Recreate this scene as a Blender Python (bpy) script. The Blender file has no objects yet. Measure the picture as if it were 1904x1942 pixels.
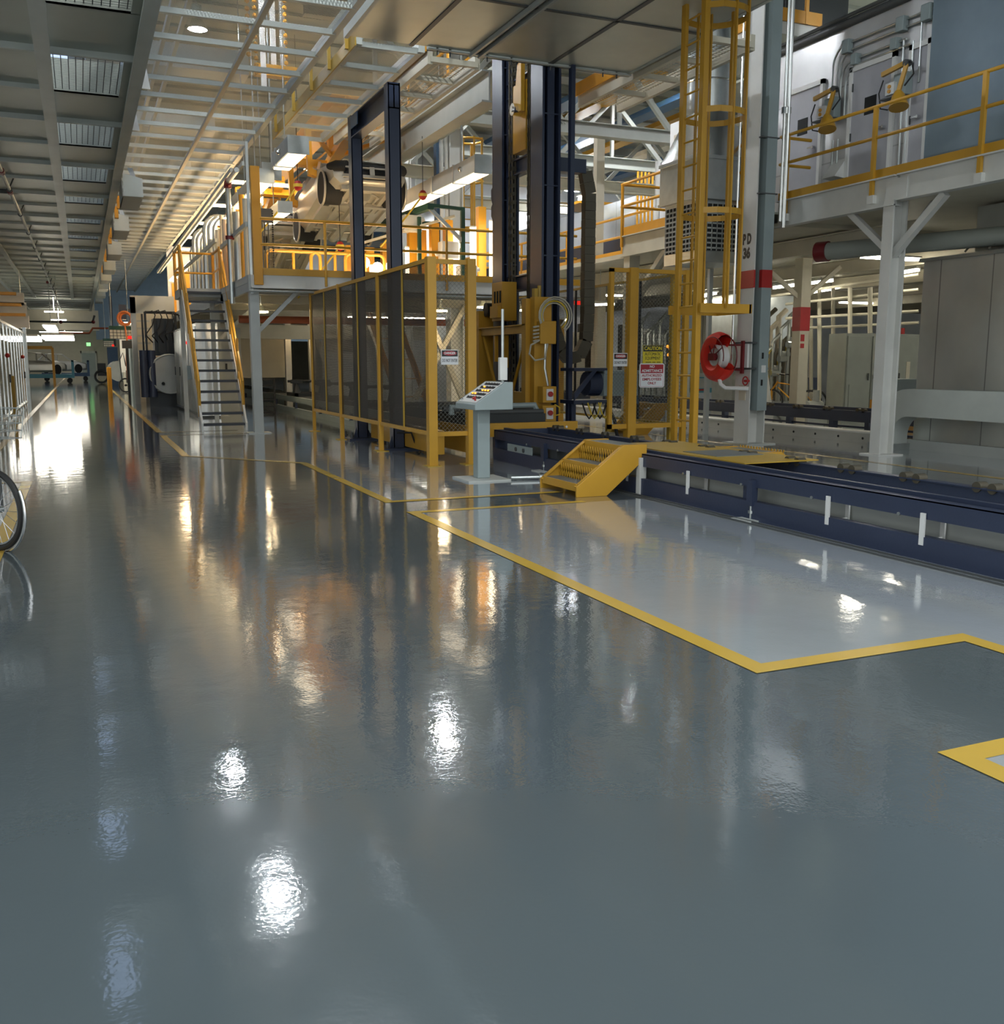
import bpy, math, random
from mathutils import Vector as V, Matrix
random.seed(7)
sc = bpy.context.scene; COL = sc.collection
sin, cos, pi = math.sin, math.cos, math.pi
# ---------------------------------------------------------------- camera
FPX, CX, CY, EYE = 1835.0, 952.0, 971.0, 1.4
PIT = math.atan(285/FPX); YAW = math.atan2(800, math.hypot(FPX, 285))
cd = bpy.data.cameras.new('camera'); cam = bpy.data.objects.new('camera', cd); COL.objects.link(cam)
cam.location = (0, 0, EYE); cam.rotation_euler = (pi/2-PIT, 0, -YAW)
cd.sensor_fit = 'HORIZONTAL'; cd.sensor_width = 36; cd.lens = 36*FPX/1904
cd.clip_start = .05; cd.clip_end = 400; sc.camera = cam
_F = V((sin(YAW)*cos(PIT), cos(YAW)*cos(PIT), -sin(PIT))); _R = V((cos(YAW), -sin(YAW), 0)); _U = V((sin(YAW)*sin(PIT), cos(YAW)*sin(PIT), cos(PIT)))
def ray(u, v): return _F+_R*((u-CX)/FPX)-_U*((v-CY)/FPX)
def zp(u, v, z): d = ray(u, v); t = (z-EYE)/d.z; return V((t*d.x, t*d.y, z))
def yp(u, v, y): d = ray(u, v); t = y/d.y; return V((t*d.x, y, EYE+t*d.z))
def xp(u, v, x): d = ray(u, v); t = x/d.x; return V((x, t*d.y, EYE+t*d.z))
# ---------------------------------------------------------------- materials
def nm(name):
    m = bpy.data.materials.new(name); m.use_nodes = True; n = m.node_tree; n.nodes.clear()
    o = n.nodes.new('ShaderNodeOutputMaterial'); return m, n, o
def node(n, t, **k):
    x = n.nodes.new(t)
    for a, b in k.items(): setattr(x, a, b)
    return x
def paint(name, c, rough=.45, metal=0., var=.12, scale=3., bump=0., bscale=40., coat=0.):
    m, n, o = nm(name); L = n.links.new
    b = node(n, 'ShaderNodeBsdfPrincipled'); b.inputs['Roughness'].default_value = rough; b.inputs['Metallic'].default_value = metal
    if coat: b.inputs['Coat Weight'].default_value = coat; b.inputs['Coat Roughness'].default_value = .15
    g = node(n, 'ShaderNodeNewGeometry'); t = node(n, 'ShaderNodeTexNoise'); t.inputs['Scale'].default_value = scale; t.inputs['Detail'].default_value = 3
    L(g.outputs['Position'], t.inputs['Vector'])
    mx = node(n, 'ShaderNodeMix', data_type='RGBA')
    mx.inputs[6].default_value = (*[max(0, x*(1-var)) for x in c], 1); mx.inputs[7].default_value = (*[min(1, x*(1+var)) for x in c], 1)
    L(t.outputs['Fac'], mx.inputs[0]); L(mx.outputs[2], b.inputs['Base Color'])
    if bump:
        t2 = node(n, 'ShaderNodeTexNoise'); t2.inputs['Scale'].default_value = bscale; L(g.outputs['Position'], t2.inputs['Vector'])
        bp = node(n, 'ShaderNodeBump'); bp.inputs['Strength'].default_value = bump; bp.inputs['Distance'].default_value = .01
        L(t2.outputs['Fac'], bp.inputs['Height']); L(bp.outputs[0], b.inputs['Normal'])
    L(b.outputs[0], o.inputs[0]); return m
def glow(name, c, s):
    m, n, o = nm(name); e = node(n, 'ShaderNodeEmission'); e.inputs[0].default_value = (*c, 1); e.inputs[1].default_value = s
    n.links.new(e.outputs[0], o.inputs[0]); return m
def wire(name, c, pu, pv, wu, wv, ax='xy', diamond=False, metal=.3, rough=.5):
    """woven or expanded metal: bars of width fraction wu/wv at period pu/pv (m), open in between"""
    m, n, o = nm(name); L = n.links.new
    g = node(n, 'ShaderNodeNewGeometry'); s = node(n, 'ShaderNodeSeparateXYZ'); L(g.outputs['Position'], s.inputs[0])
    A, B = s.outputs['XYZ'.index(ax[0].upper())], s.outputs['XYZ'.index(ax[1].upper())]
    def mth(op, a, b=None):
        x = node(n, 'ShaderNodeMath', operation=op)
        for i, q in enumerate((a, b)):
            if q is None: continue
            if isinstance(q, (int, float)): x.inputs[i].default_value = q
            else: L(q, x.inputs[i])
        return x.outputs[0]
    if diamond: A, B = mth('ADD', A, B), mth('SUBTRACT', A, B)
    fa = mth('LESS_THAN', mth('FRACT', mth('DIVIDE', A, pu)), wu); fb = mth('LESS_THAN', mth('FRACT', mth('DIVIDE', B, pv)), wv)
    f = mth('MAXIMUM', fa, fb)
    b = node(n, 'ShaderNodeBsdfPrincipled'); b.inputs['Base Color'].default_value = (*c, 1); b.inputs['Metallic'].default_value = metal; b.inputs['Roughness'].default_value = rough
    t = node(n, 'ShaderNodeBsdfTransparent'); mx = node(n, 'ShaderNodeMixShader')
    L(f, mx.inputs[0]); L(t.outputs[0], mx.inputs[1]); L(b.outputs[0], mx.inputs[2]); L(mx.outputs[0], o.inputs[0]); return m
def floor_mat(name, c, rough=.1):
    m, n, o = nm(name); L = n.links.new
    b = node(n, 'ShaderNodeBsdfPrincipled'); b.inputs['Roughness'].default_value = rough; b.inputs['IOR'].default_value = 1.6
    b.inputs['Coat Weight'].default_value = .9; b.inputs['Coat Roughness'].default_value = .05
    g = node(n, 'ShaderNodeNewGeometry')
    t = node(n, 'ShaderNodeTexNoise'); t.inputs['Scale'].default_value = .55; t.inputs['Detail'].default_value = 5; L(g.outputs['Position'], t.inputs['Vector'])
    mx = node(n, 'ShaderNodeMix', data_type='RGBA'); mx.inputs[6].default_value = (*[x*.9 for x in c], 1); mx.inputs[7].default_value = (*[x*1.1 for x in c], 1)
    L(t.outputs['Fac'], mx.inputs[0]); L(mx.outputs[2], b.inputs['Base Color'])
    # rolled-on epoxy: long soft waves plus fine orange peel
    t1 = node(n, 'ShaderNodeTexNoise'); t1.inputs['Scale'].default_value = 5.; t1.inputs['Detail'].default_value = 2; L(g.outputs['Position'], t1.inputs['Vector'])
    t2 = node(n, 'ShaderNodeTexNoise'); t2.inputs['Scale'].default_value = 60.; t2.inputs['Detail'].default_value = 1; L(g.outputs['Position'], t2.inputs['Vector'])
    b1 = node(n, 'ShaderNodeBump'); b1.inputs['Strength'].default_value = .12; b1.inputs['Distance'].default_value = .012; L(t1.outputs['Fac'], b1.inputs['Height'])
    b2 = node(n, 'ShaderNodeBump'); b2.inputs['Strength'].default_value = .16; b2.inputs['Distance'].default_value = .0015; L(t2.outputs['Fac'], b2.inputs['Height']); L(b1.outputs[0], b2.inputs['Normal'])
    for k in ('Normal', 'Coat Normal'): L(b2.outputs[0], b.inputs[k])
    L(b.outputs[0], o.inputs[0]); return m
def seamed(name, c, ax, period, rough=.35, metal=.8, dark=.45):
    """sheet metal with dark vertical seams every period metres"""
    m = paint(name, c, rough, metal, .25, 1.2); n = m.node_tree; L = n.links.new
    b = [x for x in n.nodes if x.type == 'BSDF_PRINCIPLED'][0]; src = b.inputs['Base Color'].links[0].from_socket
    g = node(n, 'ShaderNodeNewGeometry'); s = node(n, 'ShaderNodeSeparateXYZ'); L(g.outputs['Position'], s.inputs[0])
    d = node(n, 'ShaderNodeMath', operation='DIVIDE'); d.inputs[1].default_value = period; L(s.outputs['XYZ'.index(ax.upper())], d.inputs[0])
    f = node(n, 'ShaderNodeMath', operation='FRACT'); L(d.outputs[0], f.inputs[0])
    l = node(n, 'ShaderNodeMath', operation='LESS_THAN'); l.inputs[1].default_value = .02; L(f.outputs[0], l.inputs[0])
    mx = node(n, 'ShaderNodeMix', data_type='RGBA'); mx.inputs[7].default_value = (*[x*dark for x in c], 1)
    L(l.outputs[0], mx.inputs[0]); L(src, mx.inputs[6]); L(mx.outputs[2], b.inputs['Base Color']); return m
M = dict(
 floor=floor_mat('dark epoxy floor', (.087, .110, .120)), floorL=floor_mat('light epoxy floor', (.34, .37, .385)),
 line=paint('yellow floor paint', (.57, .37, .055), .25, var=.1, coat=.4),
 yellow=paint('safety yellow paint', (.56, .30, .028), .38), ochre=paint('dull yellow paint', (.46, .29, .03), .45),
 orange=paint('orange yellow paint', (.72, .33, .02), .4), blue=paint('navy conveyor paint', (.034, .046, .086), .38, bump=.15),
 mast=paint('dark blue mast paint', (.030, .042, .080), .33), bluel=paint('bright blue paint', (.035, .09, .18), .4), teal=paint('teal cart paint', (.08, .30, .38), .45),
 white=paint('white steel paint', (.66, .66, .62), .45), cream=paint('cream paint', (.62, .58, .46), .5), tan=paint('tan paint', (.58, .52, .40), .5),
 grey=paint('console grey paint', (.30, .36, .36), .42), kgrey=paint('cabinet grey', (.30, .32, .28), .45), doorg=paint('grey door paint', (.44, .44, .47), .42), lgrey=paint('light grey enamel', (.46, .48, .45), .45), dgrey=paint('dark grey metal', (.07, .075, .075), .5),
 olive=paint('grey green sheet', (.42, .44, .375), .42, metal=.15, var=.15, scale=1.), beam=paint('grey green beam', (.50, .53, .49), .42),
 galv=paint('galvanised steel', (.50, .53, .52), .33, .85, .18, 6.), alu=paint('bright aluminium', (.75, .76, .74), .22, .9), pan=paint('brushed drip pan sheet', (.56, .57, .50), .42, .5, .12, 2.),
 chrome=paint('chrome', (.8, .8, .8), .12, 1.), silverwall=seamed('silver booth sheet', (.52, .54, .55), 'y', 1.3), tank=seamed('stainless panel', (.66, .67, .63), 'y', .95, .32, .7),
 farwall=seamed('far silver wall', (.62, .63, .64), 'y', 1.2, .3, .8), bluewall=paint('blue grey panel', (.24, .31, .36), .35, .3), wallp=paint('plant wall', (.60, .62, .56), .6), wallb=paint('pale blue wall', (.42, .56, .66), .6), wallw=paint('dull cream wall', (.5, .48, .4), .6),
 roof=paint('roof deck', (.34, .35, .31), .6, scale=.5), truss=paint('truss paint', (.38, .39, .35), .5), black=paint('black rubber', (.012, .012, .012), .6), iron=paint('dark machine iron', (.030, .034, .036), .45, .3),
 chain=paint('oily chain', (.12, .105, .075), .5, .5), red=paint('red paint', (.42, .022, .02), .4), redcloth=paint('red vinyl', (.78, .03, .015), .45, bump=.4, bscale=18), dred=paint('dark red paint', (.16, .012, .014), .4),
 pwhite=paint('white plastic', (.78, .78, .75), .4), body=paint('car primer', (.52, .50, .43), .3, .35, .06, coat=.3), bodyw=paint('white car body', (.75, .75, .72), .3, coat=.3), green=paint('green paint', (.02, .075, .05), .5), lgreen=paint('light green plastic', (.25, .5, .2), .5),
 hose=paint('orange hose', (.75, .22, .06), .5), cable=paint('beige cable', (.50, .47, .38), .5), ycable=paint('yellow cable', (.66, .48, .05), .5), rpipe=paint('rust red pipe', (.40, .10, .04), .5), conc=paint('concrete curb', (.55, .55, .50), .6, bump=.4, bscale=9), grate_s=paint('serrated step grating', (.20, .22, .22), .5, .6),
 sign_w=paint('white sign face', (.78, .80, .82), .35), sign_y=paint('yellow sign face', (.72, .58, .03), .35), sign_r=paint('red sign face', (.38, .02, .03), .35), sign_k=paint('black sign ink', (.014, .014, .014), .4),
 dark=paint('dark void', (.012, .013, .013), .8), tread=paint('dark stair tread', (.035, .042, .05), .5), smoke=wire('smoked mesh', (.030, .030, .026), .012, .012, .60, .60, 'yz'), smokeR=wire('smoked mesh cross', (.035, .035, .03), .014, .014, .28, .28, 'yz'),
 chainm=wire('diamond mesh', (.16, .17, .15), .06, .06, .085, .085, 'xz', True), mesh=wire('expanded metal', (.46, .46, .40), .045, .045, .30, .30, 'xy', True), mesh2=wire('expanded metal fine', (.50, .50, .44), .045, .045, .36, .36, 'xy', True),
 grate=wire('bar grating', (.60, .55, .45), .105, .075, .30, .30, 'xy'), winmesh=wire('window wire', (.06, .07, .075), .085, .075, .13, .17, 'xy'), rockm=wire('partition mesh', (.4, .4, .36), .05, .05, .06, .06, 'yz'),
 lampc=glow('cool lamp lens', (.90, .95, 1.), 290.), lampd=glow('bay lamp lens', (.90, .95, 1.), 60.), lampw=glow('warm lamp lens', (1., .76, .44), 40.), tube=glow('fluorescent tube', (1., .93, .76), 19.), tubew=glow('warm fluorescent tube', (1., .72, .40), 13.), hotglow=glow('white hot post and lamp glow', (1., .80, .52), 4.5), warmfill=glow('added warm fill glow', (1., .70, .38), 22.), tubef=glow('aisle fluorescent', (1., .94, .80), 11.),
 amber=glow('amber pilot', (1., .36, .04), 1.6), redl=glow('red pilot', (1., .03, .02), .7), roofglow=glow('blue white roof glow', (.50, .66, 1.), .9), exitg=glow('green exit lamp', (.3, 1., .3), .8), trough=glow('trough lens', (1., .82, .56), 1.5))
# ---------------------------------------------------------------- mesh collector
class MB:
    def __init__(s): s.v = []; s.f = []
    def add(s, vs, fs):
        k = len(s.v); s.v += [tuple(p) for p in vs]; s.f += [tuple(i+k for i in f) for f in fs]; return s
    def box(s, x0, x1, y0, y1, z0, z1):
        x0, x1 = min(x0, x1), max(x0, x1); y0, y1 = min(y0, y1), max(y0, y1); z0, z1 = min(z0, z1), max(z0, z1)
        return s.add([(x, y, z) for z in (z0, z1) for y in (y0, y1) for x in (x0, x1)], [(0, 2, 3, 1), (4, 5, 7, 6), (0, 1, 5, 4), (2, 6, 7, 3), (0, 4, 6, 2), (1, 3, 7, 5)])
    def frame(s, p, q, up):
        d = (V(q)-V(p)).normalized(); up = V(up)
        if abs(d.dot(up)) > .99: up = V((1, 0, 0)) if abs(d.x) < .9 else V((0, 1, 0))
        a = d.cross(up).normalized(); return a, a.cross(d).normalized()
    def bar(s, p, q, w, h=None, up=(0, 0, 1)):
        """rectangular bar between two points, w across, h along up"""
        h = h or w; p, q = V(p), V(q); a, b = s.frame(p, q, up); a = a*w/2; b = b*h/2
        return s.add([c+i*a+j*b for c in (p, q) for j in (-1, 1) for i in (-1, 1)], [(0, 2, 3, 1), (4, 5, 7, 6), (0, 1, 5, 4), (2, 6, 7, 3), (0, 4, 6, 2), (1, 3, 7, 5)])
    def ibeam(s, p, q, w, h, t=.02, up=(0, 0, 1)):
        p, q = V(p), V(q); a, b = s.frame(p, q, up); o = b*(h/2-t/2)
        s.bar(p+o, q+o, w, t, up); s.bar(p-o, q-o, w, t, up); return s.bar(p, q, t, h-2*t, up)
    def tube(s, pts, r, n=8, caps=True):
        pts = [V(p) for p in pts]; k = len(pts); d0 = (pts[1]-pts[0]).normalized()
        a, b = s.frame(pts[0], pts[1], (0, 0, 1)); vs = []
        for i, p in enumerate(pts):
            if i:
                d1 = ((pts[min(i+1, k-1)]-pts[i]).normalized()+(pts[i]-pts[i-1]).normalized()).normalized()
                qn = d0.rotation_difference(d1); a = qn @ a; b = qn @ b; d0 = d1
            rr = r[i] if isinstance(r, (list, tuple)) else r
            vs += [p+(a*cos(2*pi*j/n)+b*sin(2*pi*j/n))*rr for j in range(n)]
        fs = [(i*n+j, i*n+(j+1) % n, (i+1)*n+(j+1) % n, (i+1)*n+j) for i in range(k-1) for j in range(n)]
        if caps: fs += [tuple(range(n-1, -1, -1)), tuple((k-1)*n+j for j in range(n))]
        return s.add(vs, fs)
    def cyl(s, p, q, r, n=14, r2=None): return s.tube([p, q], [r, r if r2 is None else r2], n)
    def ring(s, c, ax, R, r, n=24, m=8, a0=0, a1=2*pi):
        ax = V(ax).normalized(); t = V((0, 0, 1)) if abs(ax.z) < .9 else V((1, 0, 0)); e1 = ax.cross(t).normalized(); e2 = ax.cross(e1)
        full = abs(a1-a0-2*pi) < 1e-6; k = n if full else n+1; vs = []
        for i in range(k):
            th = a0+(a1-a0)*i/n; d = e1*cos(th)+e2*sin(th)
            vs += [V(c)+d*(R+r*cos(2*pi*j/m))+ax*(r*sin(2*pi*j/m)) for j in range(m)]
        return s.add(vs, [(i*m+j, i*m+(j+1) % m, ((i+1) % k)*m+(j+1) % m, ((i+1) % k)*m+j) for i in range(n) for j in range(m)])
    def ball(s, c, r, n=12, sz=1.):
        vs = []; m = n//2
        for i in range(m+1):
            ph = pi*i/m; vs += [V(c)+V((r*sin(ph)*cos(2*pi*j/n), r*sin(ph)*sin(2*pi*j/n), r*sz*cos(ph))) for j in range(n)]
        return s.add(vs, [(i*n+j, (i+1)*n+j, (i+1)*n+(j+1) % n, i*n+(j+1) % n) for i in range(m) for j in range(n)])
    def prism(s, poly, ax, a, b):
        """extrude a 2D outline along axis ax from a to b (the outline gives the other two axes in xyz order)"""
        k = len(poly); i = 'xyz'.index(ax)
        def mk(p, t): q = list(p); q.insert(i, t); return tuple(q)
        return s.add([mk(p, a) for p in poly]+[mk(p, b) for p in poly], [tuple(range(k)), tuple(range(2*k-1, k-1, -1))]+[(j, j+k, (j+1) % k+k, (j+1) % k) for j in range(k)])
    def quad(s, *p): return s.add(p, [tuple(range(len(p)))])
    def tf(s, mat):
        s.v = [tuple(mat @ V(p)) for p in s.v]; return s
def mkmesh(name, mb, mat, loc=(0, 0, 0), smooth=True):
    me = bpy.data.meshes.new(name); l = V(loc); me.from_pydata([tuple(V(p)-l) for p in mb.v], [], mb.f)
    import bmesh
    bm = bmesh.new(); bm.from_mesh(me); bmesh.ops.recalc_face_normals(bm, faces=bm.faces); bm.to_mesh(me); bm.free()
    me.materials.append(M[mat] if isinstance(mat, str) else mat)
    if smooth:
        me.shade_smooth(); me.set_sharp_from_angle(angle=.6)
    me.update(); return me
LABELS = {}
def tag(o, label, cat, group=None):
    o['label'] = label; o['category'] = cat
    if group: o['group'] = group
    if label in LABELS and not group: print('DUP LABEL', label)
    LABELS[label] = 1
def T(name, label, cat, loc=(0, 0, 0), group=None):
    o = bpy.data.objects.new(name, None); o.empty_display_size = .1; o.location = loc; COL.objects.link(o); tag(o, label, cat, group); return o
def wloc(o):
    l = V((0, 0, 0))
    while o: l += V(o.location); o = o.parent
    return l
def P(root, name, mb, mat, label=None, bevel=0):
    """a part (or sub-part) under root, built from world coordinates"""
    o = bpy.data.objects.new(name, mkmesh(name, mb, mat, wloc(root))); o.parent = root; COL.objects.link(o)
    if label: o['label'] = label
    if bevel: b = o.modifiers.new('bevel', 'BEVEL'); b.width = bevel; b.segments = 2; b.limit_method = 'ANGLE'
    return o
def S(name, label, cat, mb, mat, loc=None, group=None, bevel=0):
    if loc is None:
        xs = [p[0] for p in mb.v]; ys = [p[1] for p in mb.v]; zs = [p[2] for p in mb.v]; loc = ((min(xs)+max(xs))/2, (min(ys)+max(ys))/2, min(zs))
    o = bpy.data.objects.new(name, mkmesh(name, mb, mat, loc)); o.location = loc; COL.objects.link(o); tag(o, label, cat, group)
    if bevel: b = o.modifiers.new('bevel', 'BEVEL'); b.width = bevel; b.segments = 2; b.limit_method = 'ANGLE'
    return o
def ST(name, mb, mat, parent=None):
    o = bpy.data.objects.new(name, mkmesh(name, mb, mat)); COL.objects.link(o)
    if parent: o.parent = parent
    else: o['kind'] = 'structure'
    return o
def dup(root, loc, label, group=None, rotz=None):
    """copy a thing with its parts and sub-parts"""
    r = root.copy(); COL.objects.link(r); r.location = loc
    if rotz is not None: r.rotation_euler.z = rotz
    if 'group' in r and not group: del r['group']
    tag(r, label, root['category'], group)
    for ch in list(root.children):
        c = ch.copy(); COL.objects.link(c); c.parent = r
        for g in list(ch.children):
            d = g.copy(); COL.objects.link(d); d.parent = c
    return r
def text_mb(s, size, ext=.002, bold=.0):
    cu = bpy.data.curves.new('t', 'FONT'); cu.body = s; cu.size = size; cu.align_x = 'CENTER'; cu.align_y = 'CENTER'; cu.extrude = ext; cu.offset = bold; cu.resolution_u = 3
    o = bpy.data.objects.new('t', cu); COL.objects.link(o); dg = bpy.context.evaluated_depsgraph_get(); dg.update()
    me = bpy.data.meshes.new_from_object(o.evaluated_get(dg)); mb = MB(); mb.v = [tuple(v.co) for v in me.vertices]; mb.f = [tuple(p.vertices) for p in me.polygons]
    bpy.data.objects.remove(o); bpy.data.meshes.remove(me); return mb
def lettering(root, s, size, c, face='-y', mat='sign_k', bold=0., width=None):
    """raised lettering centred at c; face: direction it looks"""
    mb = text_mb(s, size, .0015, bold)
    if width:
        xs = [p[0] for p in mb.v]; k = width/(max(xs)-min(xs)); mb.v = [(p[0]*k, p[1], p[2]) for p in mb.v]
    R = {'-y': ((1, 0, 0), (0, 0, 1), (0, -1, 0)), '-x': ((0, -1, 0), (0, 0, 1), (-1, 0, 0))}[face]
    mb.v = [tuple(V(c)+V(R[0])*p[0]+V(R[1])*p[1]+V(R[2])*p[2]) for p in mb.v]
    return P(root, 'lettering', mb, mat)
def arc(c, e1, e2, r, a0, a1, n=8):
    return [V(c)+V(e1)*(r*cos(a0+(a1-a0)*i/n))+V(e2)*(r*sin(a0+(a1-a0)*i/n)) for i in range(n+1)]
# ================================================================ the setting
ST('floor', MB().box(-14, 48, -12, 118, -.3, 0), 'floor')
def flat(poly, z): return MB().prism(poly, 'z', 0, z)
zones = [[(1.42, 19.55), (1.42, 15.2), (2.83, 13.45), (2.83, 9.39), (5.42, 9.39), (5.42, 19.55)],
 [(2.84, 8.53), (2.84, 3.53), (4.12, 3.53), (4.12, -8), (14, -8), (14, 8.53)],
 [(5.42, 8.53), (48, 8.53), (48, 60), (5.42, 60)], [(2.9, 19.55), (5.42, 19.55), (5.42, 60), (1.45, 60), (1.45, 20.6), (2.9, 20.6)],
 [(2.86, 2.33), (4.0, 2.33), (4.0, -8), (2.86, -8)], [(-.72, 12.5), (-3.4, 12.5), (-3.4, 0), (-.72, 0)], [(-1.35, 20), (-1.35, 110), (-12, 110), (-12, 20)]]
for i, z in enumerate(zones): ST('floor_zone_%d' % (i+1), flat(z, .0008+.0002*i), 'floorL')
def stripe(pts, w=.1):
    q = [V(p) for p in pts]; L_, R_ = [], []
    for i, p in enumerate(q):
        d1 = (q[i]-q[i-1]).normalized() if i else (q[1]-q[0]).normalized(); d2 = (q[i+1]-q[i]).normalized() if i < len(q)-1 else d1
        n1 = V((-d1.y, d1.x)); n2 = V((-d2.y, d2.x)); m = (n1+n2).normalized(); k = w/2/max(.3, m.dot(n1)); L_.append(p+m*k); R_.append(p-m*k)
    mb = MB()
    for i in range(len(q)-1): mb.quad(*[(*a, .0032) for a in (L_[i], R_[i], R_[i+1], L_[i+1])])
    return mb
for i, p in enumerate([[(-1.3, 17.2), (-1.3, 92)], [(1.37, 92), (1.37, 20.55), (2.9, 20.55)], [(2.95, 19.6), (1.37, 19.6), (1.37, 15.17), (2.78, 13.47), (2.78, 9.34), (4.72, 9.34)],
 [(4.6, 8.58), (2.79, 8.58), (2.79, 3.48), (4.08, 3.48), (4.08, -4)], [(4.08, 2.38), (2.82, 2.38), (2.82, -4)], [(10.16, 5), (10.16, 26)], [(-3, 12.6), (-.66, 12.6), (-.66, 5)]]):
    ST('trim_%d' % (i+1), stripe(p, .11), 'line')
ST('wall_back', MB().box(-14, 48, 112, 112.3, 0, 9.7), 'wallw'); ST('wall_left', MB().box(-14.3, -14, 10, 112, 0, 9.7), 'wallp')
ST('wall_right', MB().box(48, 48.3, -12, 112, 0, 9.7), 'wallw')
ST('wall_blue', MB().box(1.2, 30, 78, 78.3, 3.0, 9.7), 'wallb')
ceil = MB().box(-14, 48, 2, 118, 9.7, 9.95)
for k in range(60): ceil.box(-14, 48, 2+k*1.9, 2.12+k*1.9, 9.62, 9.7)
ST('ceiling', ceil, 'roof')
ST('roof_glow_1', MB().box(-2.6, .2, 10, 60, 9.5, 9.6), 'roofglow')  # added glow strip standing in for bluish lamps above the tray windows
# roof trusses run across the bay
def truss(y, zb, x0, x1, label, name='roof_truss'):
    r = T(name, label, 'roof truss', (x0, y, zb), 'roof trusses over the far bay')
    P(r, 'bottom_chord', MB().ibeam((x0, y, zb), (x1, y, zb), .3, .32), 'truss'); P(r, 'top_chord', MB().ibeam((x0, y, zb+1.9), (x1, y, zb+1.9), .25, .25), 'truss')
    n = int((x1-x0)/3.2); st = (x1-x0)/n
    for k in range(n):
        a = x0+k*st
        P(r, 'web_member', MB().bar((a, y, zb+.1), (a+st/2, y, zb+1.8), .12).bar((a+st/2, y, zb+1.8), (a+st, y, zb+.1), .12).bar((a+st/2, y, zb+.1), (a+st/2, y, zb+1.8), .09), 'truss')
for y, w in ((22.7, 'nearest'), (26.2, 'second nearest'), (29.8, 'third nearest'), (34, 'fourth nearest'), (40, 'fifth nearest'), (48, 'farthest')):
    truss(y, 7.2, 5 if y < 24 else 9.6, 34, 'cream steel roof truss across the far bay, %s of the row' % w)
# coloured trays under the roof deck
for i, (x, c, l) in enumerate(((13.2, 'bluel', 'blue'), (14.1, 'yellow', 'yellow'), (16.0, 'bluel', 'blue'), (17.2, 'yellow', 'yellow'), (19, 'cream', 'cream'), (20.2, 'bluel', 'blue'), (21.4, 'cream', 'cream'))):
    S('roof_tray', '%s service tray hung under the roof deck, number %d from the lift masts' % (l, i+1), 'service tray', MB().box(x, x+.5, 22.9, 60, 8.75, 8.9).box(x+.05, x+.12, 24, 24.1, 8.9, 9.6).box(x+.05, x+.12, 44, 44.1, 8.9, 9.6), c, group='service trays under the roof deck')
# ---------------------------------------------------------------- high bay lamps
def high_bay(loc, label, group=None):
    x, y, z = loc; r = T('high_bay_lamp', label, 'ceiling lamp', loc, group)
    P(r, 'reflector', MB().tube([(x, y, z+.32), (x, y, z+.2), (x, y, z+.02)], [.08, .14, .22], 18, False), 'alu'); P(r, 'ballast', MB().cyl((x, y, z+.3), (x, y, z+.55), .11), 'lgrey')
    P(r, 'stem', MB().cyl((x, y, z+.55), (x, y, 9.6), .015, 6), 'galv'); P(r, 'lens', MB().cyl((x, y, z+.02), (x, y, z+.05), .19, 18), 'lampc', 'glowing white lens')
    return r
hb = None; n = 0
for x, nx in ((2.95, 'above the wire mesh over the aisle'), (8.85, 'above the lift'), (14.8, 'above the far right bay'), (20.7, 'over the second conveyor bay'), (26.6, 'against the right wall')):
    for y, ny in ((-1, 'behind the viewer'), (5.2, 'first row'), (11.6, 'second row'), (18, 'third row'), (24.6, 'fourth row'), (31.2, 'fifth row'), (40, 'sixth row'), (52, 'seventh row'), (66, 'eighth row')):
        if x == 8.85 and y in (5.2, 11.6): continue
        if x == 2.95 and y > 30 : continue
        n += 1; lab = 'round white high bay lamp %s, %s' % (nx, ny)
        if hb is None: hb = high_bay((x, y, 8.95), lab, 'high bay lamps')
        else: dup(hb, (x, y, 8.95), lab, 'high bay lamps')
# ================================================================ overhead tray along the aisle, left
tr = T('overhead_guard_tray', 'long grey green sheet metal guard tray hung above the aisle', 'overhead guard', (-1, 4, 5))
P(tr, 'edge_beam', MB().box(.80, .96, 4, 78, 4.94, 4.97).box(.86, .89, 4, 78, 4.97, 5.32).box(.80, .96, 4, 78, 5.32, 5.35), 'beam', 'right edge beam')
P(tr, 'edge_beam', MB().box(-3.12, -2.98, 4, 78, 4.94, 5.3), 'beam')
P(tr, 'stringer', MB().box(-.27, -.10, 4, 62, 4.94, 4.99), 'beam'); P(tr, 'stringer', MB().box(-2.16, -2.02, 4, 62, 4.94, 4.99), 'beam')
for k in range(-2, 10):
    y0 = 13.2+3.6*k; wl = 2.05 if k < 3 else 1.5
    P(tr, 'cross_rib', MB().box(-3.0, .86, y0-.03, y0+.02, 4.985, 5.1), 'beam')
    P(tr, 'cross_rib', MB().box(-3.0, -.2, y0+1.78, y0+1.82, 5.0, 5.06), 'beam')
    P(tr, 'sheet_panel', MB().box(-3.0, -.2, y0, y0+3.6, 5.06, 5.075), 'olive')
    P(tr, 'sheet_panel', MB().box(-.12, .86, y0+wl, y0+3.6, 5.06, 5.08).box(-.12, .86, y0+wl, y0+wl+.02, 5.06, 5.5), 'olive')
    P(tr, 'mesh_window', MB().quad((-.1, y0+.02, 5.1), (.72, y0+.02, 5.1), (.72, y0+wl, 5.1), (-.1, y0+wl, 5.1)), 'winmesh', 'open wire mesh window'); P(tr, 'window_lip', MB().box(.72, .86, y0, y0+wl, 5.06, 5.3), 'olive')
far = MB().box(-3.0, .86, 49.2, 78, 5.06, 5.08)
P(tr, 'sheet_panel', far, 'olive')
for k in range(14): P(tr, 'cross_rib', MB().box(-3, .86, 49.2+2*k, 49.3+2*k, 4.99, 5.06), 'beam')
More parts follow.
